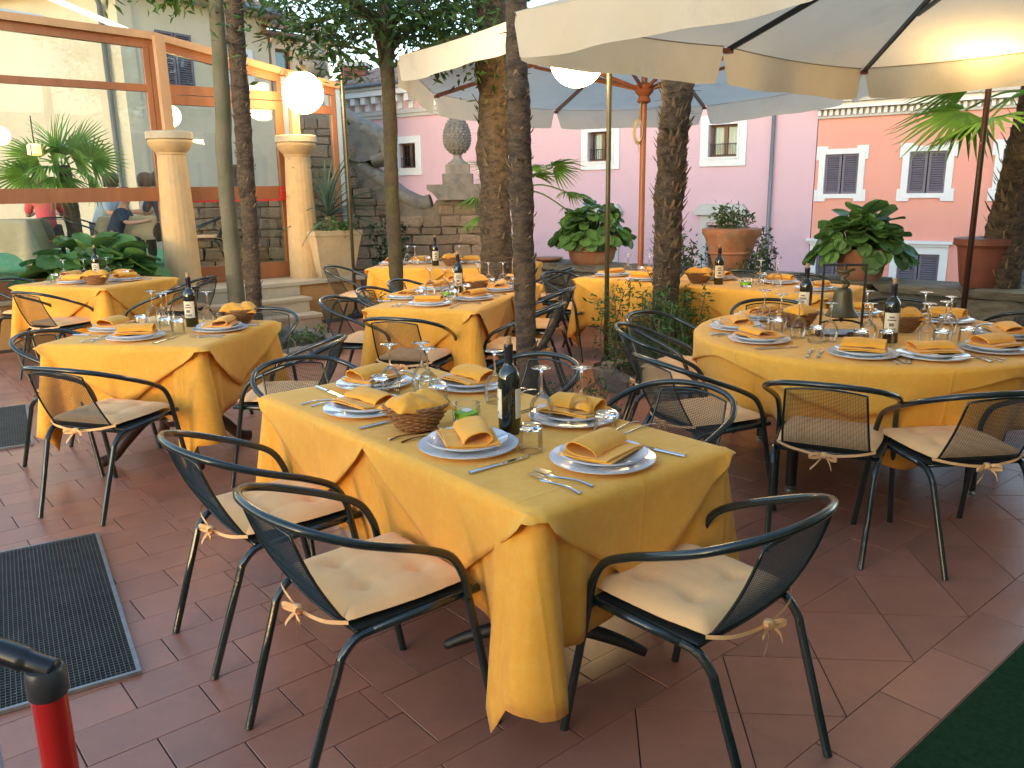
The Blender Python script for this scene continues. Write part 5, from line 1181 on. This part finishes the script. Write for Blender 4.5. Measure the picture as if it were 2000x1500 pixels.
def setting(x, y, face, where, cutl=True, full=True):
    """place setting: face = direction the guest looks (towards table middle), deg"""
    rz = R(face - 90)
    CHARGER((x, y, TZ), rz, "large white charger plate " + where, "plate", "white charger plates")
    DINNER((x + rk.uniform(-.005, .005), y + rk.uniform(-.005, .005), TZ + .0125), rz, "smaller white plate on charger " + where, "plate", "white dinner plates")
    NAPS[rk.randrange(3)]((x, y, TZ + .030), rz + rk.gauss(0, .25) + (math.pi if rk.random() < .3 else 0), "folded yellow napkin on plates " + where, "napkin", "folded napkins on plates")
    if cutl:
        c, s = math.cos(rz), math.sin(rz)
        def at(lx, ly): return (x + lx * c - ly * s, y + lx * s + ly * c, TZ)
        KNIFE(at(.195, -.03), rz + rk.gauss(0, .06), "steel knife " + where, "knife", "table knives")
        FORK(at(-.188, -.03), rz + rk.gauss(0, .03), "steel fork " + where, "fork", "outer forks")
        if full: FORK(at(-.236, -.045), rz + rk.gauss(0, .04), "second inner steel fork " + where, "fork", "second forks")
def wine(x, y, where): WINE((x, y, TZ), rk.uniform(0, 6), "upturned wine glass " + where, "glass", "upturned wine glasses")
def tumb(x, y, where): TUMB((x, y, TZ), rk.uniform(0, 6), "upturned water tumbler " + where, "glass", "upturned tumblers")
def bottle(x, y, where, rz=None): BOT((x, y, TZ), rz if rz is not None else math.atan2(y, x) - R(90) + rk.uniform(-.5, .5), "dark wine bottle with cream label " + where, "bottle", "wine bottles")
def basket(x, y, rz, where):
    BASK((x, y, TZ), rz, "wicker bread basket " + where, "basket", "bread baskets"); BNAP((x, y, TZ), rz + .3, "yellow napkin in bread basket " + where, "napkin", "napkins in baskets")
def candle(x, y, where): CAND((x, y, TZ), 0, "low green candle glass " + where, "candle", "candle glasses")
F_ = "of the big front table"
setting(.265, 2.31, 131, "at the near end " + F_); setting(-.14, 2.46, 40, "at the nearer left place " + F_); setting(-.54, 2.93, 40, "at the farther left place " + F_)
setting(-.575, 3.33, -48, "at the far end " + F_); setting(-.17, 3.28, 222, "at the farther right place " + F_); setting(.215, 2.77, 222, "at the nearer right place " + F_)
bottle(-.01, 2.62, "in the middle " + F_, -1.75); basket(-.325, 2.675, R(20), "on the left edge " + F_); candle(-.16, 2.75, "beside the basket " + F_)
for (x, y, w_) in ((.10, 2.71, "right of the bottle"), (.235, 2.705, "at the right edge beyond the bottle"), (-.485, 3.19, "at the far left"), (-.36, 3.21, "at the far end, left of two"), (-.325, 3.09, "in front at the far end"), (-.065, 3.02, "just behind the bottle")): wine(x, y, w_ + " " + F_)
for (x, y, w_) in ((.055, 2.42, "between the two near plates"), (.30, 2.55, "beside the near right plate"), (-.52, 3.135, "beside the far left plates"), (-.28, 2.99, "behind the candle glass")): tumb(x, y, w_ + " " + F_)
L_ = "of the claw foot table"
setting(-2.36, 4.86, -10, "on the left " + L_); setting(-2.11, 4.55, 82, "at the front " + L_); setting(-1.72, 4.80, 170, "on the right " + L_)
basket(-1.69, 5.05, 0., "at the back right corner " + L_); bottle(-1.95, 4.97, "in the middle " + L_)
for (x, y, w_) in ((-2.26, 5.14, "farthest left"), (-2.15, 5.10, "second from left"), (-2.14, 5.00, "third, just left of the bottle"), (-1.88, 5.06, "right behind the bottle")): wine(x, y, w_ + " " + L_)
for (x, y, w_) in ((-2.22, 4.87, "left behind the front plates"), (-2.03, 4.77, "in the middle"), (-1.93, 4.70, "near the right plates"), (-1.78, 4.98, "before the basket")): tumb(x, y, w_ + " " + L_)
L_ = "of the far left table"
setting(-4.02, 7.56, 72, "at the front " + L_); setting(-3.62, 7.72, 162, "at the right " + L_); setting(-4.20, 7.92, -18, "at the left " + L_); setting(-3.78, 8.02, 250, "at the back " + L_)
basket(-3.74, 7.42, 0., "at the front corner " + L_); bottle(-3.96, 7.90, "in the middle " + L_)
for (x, y, w_) in ((-4.19, 7.74, "at the left"), (-4.04, 7.82, "in the middle"), (-3.90, 7.98, "behind the bottle")): wine(x, y, w_ + " " + L_)
for (x, y, w_) in ((-4.22, 7.62, "at the left edge"), (-3.80, 7.66, "behind the basket"), (-3.68, 7.88, "at the right")): tumb(x, y, w_ + " " + L_)
L_ = "of the long middle table"
setting(-.57, 5.75, 73, "at the near end " + L_); setting(-.78, 6.14, -17, "at the nearest left place " + L_); setting(-.28, 6.02, 163, "at the nearest right place " + L_); setting(-.60, 6.66, -17, "at the middle left place " + L_); setting(-.10, 6.52, 163, "at the middle right place " + L_); setting(.02, 6.98, 163, "at the farthest right place " + L_); setting(-.45, 7.06, -17, "at the farthest left place " + L_)
bottle(-.41, 6.45, "in the middle " + L_); basket(-.28, 6.50, R(10), "behind the bottle " + L_); candle(-.47, 6.18, "in the middle " + L_)
for (x, y, w_) in ((-.62, 6.34, "at the left"), (-.51, 6.36, "left of the bottle"), (-.43, 6.24, "in front of the bottle"), (-.26, 6.72, "left of three at the far end"), (-.18, 6.80, "middle of three at the far end"), (-.06, 6.80, "right of three at the far end")): wine(x, y, w_ + " " + L_)
for (x, y, w_) in ((-.67, 5.98, "beside the left plates"), (-.42, 5.92, "beside the right plates"), (-.34, 6.26, "before the basket"), (-.16, 6.68, "beside the far right plates"), (.03, 6.74, "at the right edge")): tumb(x, y, w_ + " " + L_)
L_ = "of the rear table"
setting(-1.28, 9.02, -9, "at the left end " + L_); setting(-.98, 9.14, 261, "at the back left " + L_); setting(-.42, 9.05, 261, "at the back right " + L_); setting(.06, 8.82, 171, "at the right end " + L_)
bottle(-.80, 8.84, "on the left half " + L_); basket(-.62, 8.78, 0., "beside the bottle " + L_)
for (x, y, w_) in ((-1.12, 9.02, "at the left"), (-1.03, 8.96, "second from left"), (-.55, 8.98, "right of the basket"), (-.30, 8.90, "at the right")): wine(x, y, w_ + " " + L_)
for (x, y, w_) in ((-.90, 9.0, "left of the bottle"), (-.22, 8.96, "near the right end")): tumb(x, y, w_ + " " + L_)
L_ = "of the table facing the pink house"
setting(.93, 7.52, -42, "at the left end " + L_); setting(1.32, 7.56, -132, "at the back, left " + L_); setting(1.80, 7.12, -132, "at the back, middle " + L_); setting(2.22, 6.76, -132, "at the back, right " + L_); setting(2.34, 6.28, 138, "at the right end " + L_); setting(1.15, 7.10, 48, "at the front, left " + L_, full=False)
bottle(1.71, 6.74, "in the middle " + L_); basket(1.57, 6.84, R(-40), "left of the bottle " + L_); candle(1.17, 7.24, "at the left end " + L_); candle(1.88, 6.54, "right of the bottle " + L_)
for (x, y, w_) in ((1.06, 7.42, "at the left"), (1.24, 7.36, "second from left"), (1.58, 7.02, "behind the basket"), (2.02, 6.64, "right of the second candle"), (2.12, 6.52, "at the right")): wine(x, y, w_ + " " + L_)
for (x, y, w_) in ((1.18, 7.46, "at the left"), (1.66, 7.06, "in the middle"), (2.08, 6.76, "at the right")): tumb(x, y, w_ + " " + L_)
L_ = "of the round table"
for a, w_ in ((-114, "at the front left place"), (-88, "at the front middle place"), (-55, "at the front right place"), (-162, "at the front left side place"), (165, "at the left side place"), (128, "at the far left place"), (-16, "at the front right side place"), (28, "at the farther right place"), (72, "at the far right place")):
    setting(RC[0] + .675 * math.cos(R(a)), RC[1] + .675 * math.sin(R(a)), a + 180, w_ + " " + L_)
bottle(1.93, 4.11, "right of the bell " + L_, -.4); bottle(1.80, 4.98, "at the far side " + L_); basket(1.63, 4.60, 0.4, "left of the bell " + L_); basket(2.13, 4.42, -.3, "right of the bell " + L_)
for (x, y, w_) in ((1.50, 4.52, "far left"), (1.52, 4.28, "left of the bell in front"), (1.64, 4.16, "just before the bell's left post"), (1.82, 4.12, "before the bell's right post"), (2.02, 4.62, "behind the bell"), (2.10, 4.08, "right of the bottle, nearest"), (2.22, 4.14, "second right of the bottle"), (2.34, 4.32, "at the right"), (2.30, 4.52, "farthest right"), (1.47, 4.72, "farthest left")): wine(x, y, w_ + " " + L_)
for (x, y, w_) in ((1.56, 4.14, "before the left plates"), (1.74, 4.02, "before the bell"), (1.86, 4.0, "beside the bottle"), (2.12, 3.98, "right of the bottle"), (2.28, 4.04, "at the right"), (1.44, 4.40, "at the left edge"), (2.38, 4.44, "at the far right"), (1.62, 4.76, "at the far left")): tumb(x, y, w_ + " " + L_)
# bell in its stand
bs = thing("bell_stand", "aged bronze table bell hanging in a thin black iron frame on the round table", "bell", (1.775, 4.36, TZ), R(-12))
b = MB()
for sx in (-1, 1): b.box((sx * .105, 0, .19), (.012, .012, .36), taper=.9)
b.box((0, 0, .372), (.225, .013, .012)); b.tube(spline([(-.105, 0, .06), (-.04, 0, .075), (.04, 0, .075), (.105, 0, .06)], 4), .006, 6); b.obj("frame", IRON, bs)
b = MB(); b.prism([(-.13, -.09), (.13, -.09), (.13, .09), (-.13, .09)], 0, .014); b.obj("base_plate", WOODD, bs)
b = MB(); b.lathe([(.082, .098), (.084, .104), (.074, .118), (.060, .145), (.052, .18), (.048, .215), (.046, .235), (.036, .248), (.015, .252), (0, .253)], 36); b.lathe([(.078, .100), (.066, .125), (.045, .2), (0, .24)], 24); b.obj("bell", BRONZE, bs, smooth=40)
b = MB(); b.tube(spline([(0, 0, .25), (.02, 0, .275), (-.012, 0, .30), (.018, 0, .325), (0, 0, .345), (0, 0, .37)], 5), [.014] * 10 + [.010] * 16, 8); b.tube([(-.05, 0, .345), (0, 0, .335), (.05, 0, .35)], [.006, .014, .006], 8); b.obj("ornate_handle", BRONZE, bs, smooth=True)
b = MB(); b.tube([(0, 0, .2), (0, 0, .085)], .005, 6); b.lathe([(0, .066), (.012, .074), (.012, .084), (0, .092)], 12); b.obj("clapper", IRON, bs, smooth=True)
# small dishes in the middle of the round table
for x, y, lb in ((1.60, 4.36, "small square glass salt dish left of the bell on the round table"), (1.80, 4.22, "small round brown ashtray before the bell on the round table")):
    b = MB()
    if "square" in lb: b.prism([(-.03, -.025), (.03, -.025), (.03, .025), (-.03, .025)], 0, .03); o = b.obj("salt_dish", GS); 
    else: b.lathe([(0, .004), (.04, 0), (.045, .02), (.045, .028), (.04, .026), (.036, .010), (0, .008)], 24); o = b.obj("ashtray", WOODD, smooth=40)
    o.location = (x, y, TZ); tag(o, lb, "dish")

# ================================================================== PEOPLE BEHIND THE GLASS
def skin_mesh(name, joints, edges, mt, parent, sub=2, loc=(0, 0, 0)):
    me = bpy.data.meshes.new(name); me.from_pydata([j[0] for j in joints], edges, []); o = O(name, me, parent, loc); me.materials.append(mt)
    sk = o.modifiers.new("skin", 'SKIN'); sk.use_smooth_shade = True
    for i, j in enumerate(joints): r = j[1]; me.skin_vertices[0].data[i].radius = (r, r) if not isinstance(r, tuple) else r
    me.skin_vertices[0].data[0].use_root = True
    ss = o.modifiers.new("sub", 'SUBSURF'); ss.levels = sub; ss.render_levels = sub; return o
def person(label, loc, face, shirt, trousers, scale=1., lean=.12, hair=HAIR, arm=.3, cat="person"):
    t = thing("person", label, cat, loc, R(face - 90)); t.scale = (scale,) * 3; y = lean
    # seated: pelvis at z .52 above floor
    J = [((0, 0, .53), .11), ((0, .02 + y * .3, .70), .10), ((0, .02 + y * .7, .88), .105), ((0, .03 + y, 1.02), .06), ((0, .05 + y * 1.15, 1.12), .055), ((0, .075 + y * 1.2, 1.20), .085), ((0, .08 + y * 1.2, 1.30), .07),
         ((.17, .03 + y, .99), .055), ((.23, .12 + y, .78), .042), ((.16, .34 + y + arm * .1, .80), .034), ((.13, .42 + y + arm * .1, .82), .025), ((-.17, .03 + y, .99), .055), ((-.23, .12 + y, .78), .042), ((-.16, .34 + y + arm * .1, .80), .034), ((-.13, .42 + y + arm * .1, .82), .025),
         ((.10, .05, .52), .085), ((.14, .43, .50), .062), ((.14, .40, .08), .045), ((.14, .52, .045), .035), ((-.10, .05, .52), .085), ((-.14, .43, .50), .062), ((-.14, .40, .08), .045), ((-.14, .52, .045), .035)]
    E_ = [(0, 1), (1, 2), (2, 3), (3, 4), (4, 5), (5, 6), (3, 7), (7, 8), (8, 9), (9, 10), (3, 11), (11, 12), (12, 13), (13, 14), (0, 15), (15, 16), (16, 17), (17, 18), (0, 19), (19, 20), (20, 21), (21, 22)]
    skin_mesh("body", J, E_, SKIN, t)
    s = [((0, 0, .53), .145), ((0, .02 + y * .3, .70), .135), ((0, .02 + y * .7, .88), .145), ((0, .03 + y, 1.00), .10), ((.17, .03 + y, .985), .08), ((.225, .11 + y, .80), .06), ((-.17, .03 + y, .985), .08), ((-.225, .11 + y, .80), .06)]
    skin_mesh("shirt", s, [(0, 1), (1, 2), (2, 3), (3, 4), (4, 5), (3, 6), (6, 7)], shirt, t)
    q = [((0, 0, .50), .14), ((.10, .06, .51), .11), ((.14, .43, .49), .085), ((.14, .40, .12), .065), ((-.10, .06, .51), .11), ((-.14, .43, .49), .085), ((-.14, .40, .12), .065)]
    skin_mesh("trousers", q, [(0, 1), (1, 2), (2, 3), (0, 4), (4, 5), (5, 6)], trousers, t)
    h = MB(); hc = Vector((0, .055 + y * 1.2, 1.275)); h.lathe([(.095, -.10), (.105, -.03), (.108, .02), (.095, .07), (.06, .105), (0, .12)], 20, c=hc, sy=1.12); h.obj("hair", hair, t, smooth=True)
    n = MB(); n.tube([(0, .155 + y * 1.2, 1.235), (0, .175 + y * 1.2, 1.205), (0, .155 + y * 1.2, 1.195)], [.012, .016, .010], 6); n.obj("nose", SKIN, t, smooth=True)
    return t
CORAL = fabric("coral shirt", (.68, .10, .13)); LBLUE = fabric("light blue shirt", (.36, .50, .68)); NAVY = fabric("navy shirt", (.03, .055, .11)); PWHITE = fabric("pinkish white shirt", (.70, .58, .60)); DARK = fabric("dark trousers", (.03, .035, .05)); STRIPE = fabric("pale striped shirt", (.55, .60, .68)); GREYT = fabric("grey trousers", (.16, .17, .19))
ZI = .486
person("person in coral red shirt leaning forward at a table behind the glass", (-6.72, 12.15, ZI), 120, CORAL, DARK, 1.0, .22)
person("person in light blue shirt facing right behind the glass", (-6.35, 12.9, ZI), 0, LBLUE, GREYT, 1.0, .18)
person("boy in navy shirt resting his arms on the table behind the glass", (-5.78, 12.1, ZI), 10, NAVY, DARK, .84, .20)
person("person in pinkish white shirt across the table behind the glass", (-5.45, 13.15, ZI), 220, PWHITE, GREYT, 1.0, .12)
person("person in dark navy clothes sitting next to the left column behind the glass", (-5.05, 12.35, ZI), 130, NAVY, DARK, 1.0, .15)
person("person in pale striped shirt partly hidden behind the left column", (-4.72, 12.25, ZI), 170, STRIPE, PWHITE, .95, .12) if False else None
it = thing("indoor_table", "beige clothed table with guests behind the glass", "table", (-5.55, 12.62, ZI), R(20))
b = MB(); b.box((0, 0, .735), (1.1, .7, .02)); b.obj("tabletop", WOODD, it)
for sx in (-1, 1):
    for sy in (-1, 1): b = MB(); b.box((sx * .42, sy * .25, .36), (.05, .05, .72)); b.obj("leg", WOODD, it)
def plain_cloth(lab, L, W, loc, rz, e, seed):
    per = perimeter(L, W, .03, 16); o = O("tablecloth", cloth_mesh("tablecloth", per, lambda i, p: e + e * .4 * max(0, 1 - p[6] / (e * .6)) ** 1.5, lambda i, p, t, D: t * (.03 + .12 * math.exp(-(p[6] / .06) ** 2)), INCLOTH, .75, 6, seed), None, loc, (0, 0, rz)); return tag(o, lab, "tablecloth")
plain_cloth("beige cloth on the guests' table behind the glass", 1.12, .72, (-5.55, 12.62, ZI), R(20), .34, 40)
it = thing("indoor_table", "beige clothed table at the left edge behind the glass", "table", (-7.0, 11.45, ZI), R(8)); b = MB(); b.box((0, 0, .735), (1.0, .7, .02)); b.obj("tabletop", WOODD, it)
for sx in (-1, 1):
    for sy in (-1, 1): b = MB(); b.box((sx * .40, sy * .25, .36), (.05, .05, .72)); b.obj("leg", WOODD, it)
plain_cloth("beige cloth on the table at the left edge behind the glass", 1.02, .72, (-7.0, 11.45, ZI), R(8), .42, 41)
def ichair(x, y, face, label): CHAIR((x, y, ZI), R(face) - R(90), label, "chair", "garden chairs behind the glass")
ichair(-6.50, 11.95, 115, "garden chair of the coral shirted guest behind the glass"); ichair(-5.92, 11.85, 10, "garden chair under the boy behind the glass"); ichair(-4.28, 12.0 - .35, 190, "empty garden chair seen through the glass door")

# ================================================================== RED POST AT THE LOWER LEFT
rp_ = thing("red_post", "shiny red post with dark grey collar and black handle in the lower left corner", "post", (-.612, .95, 0))
b = MB(); b.tube([(0, 0, .0), (0, 0, .925)], .0215, 28); b.obj("tube", RED, rp_, smooth=40)
b = MB(); b.lathe([(.0225, .915), (.0245, .918), (.0245, .940), (.0240, .950), (.0215, .955), (0, .956)], 28); b.obj("collar", DGREY, rp_, smooth=40)
b = MB(); P = spline([(.014, -.002, .952), (-.010, 0, .960), (-.035, .004, .968), (-.07, .01, .976), (-.13, .02, .984)], 5); b.tube(P, [.014] * 8 + [.016] * 13, 12); o = b.obj("handle", BLACK, rp_, smooth=True)
b = MB(); b.tube([(-.060, -.03, 0), (-.060, -.03, .95)], .006, 10); b.obj("side_rod", PALE, rp_, smooth=True)
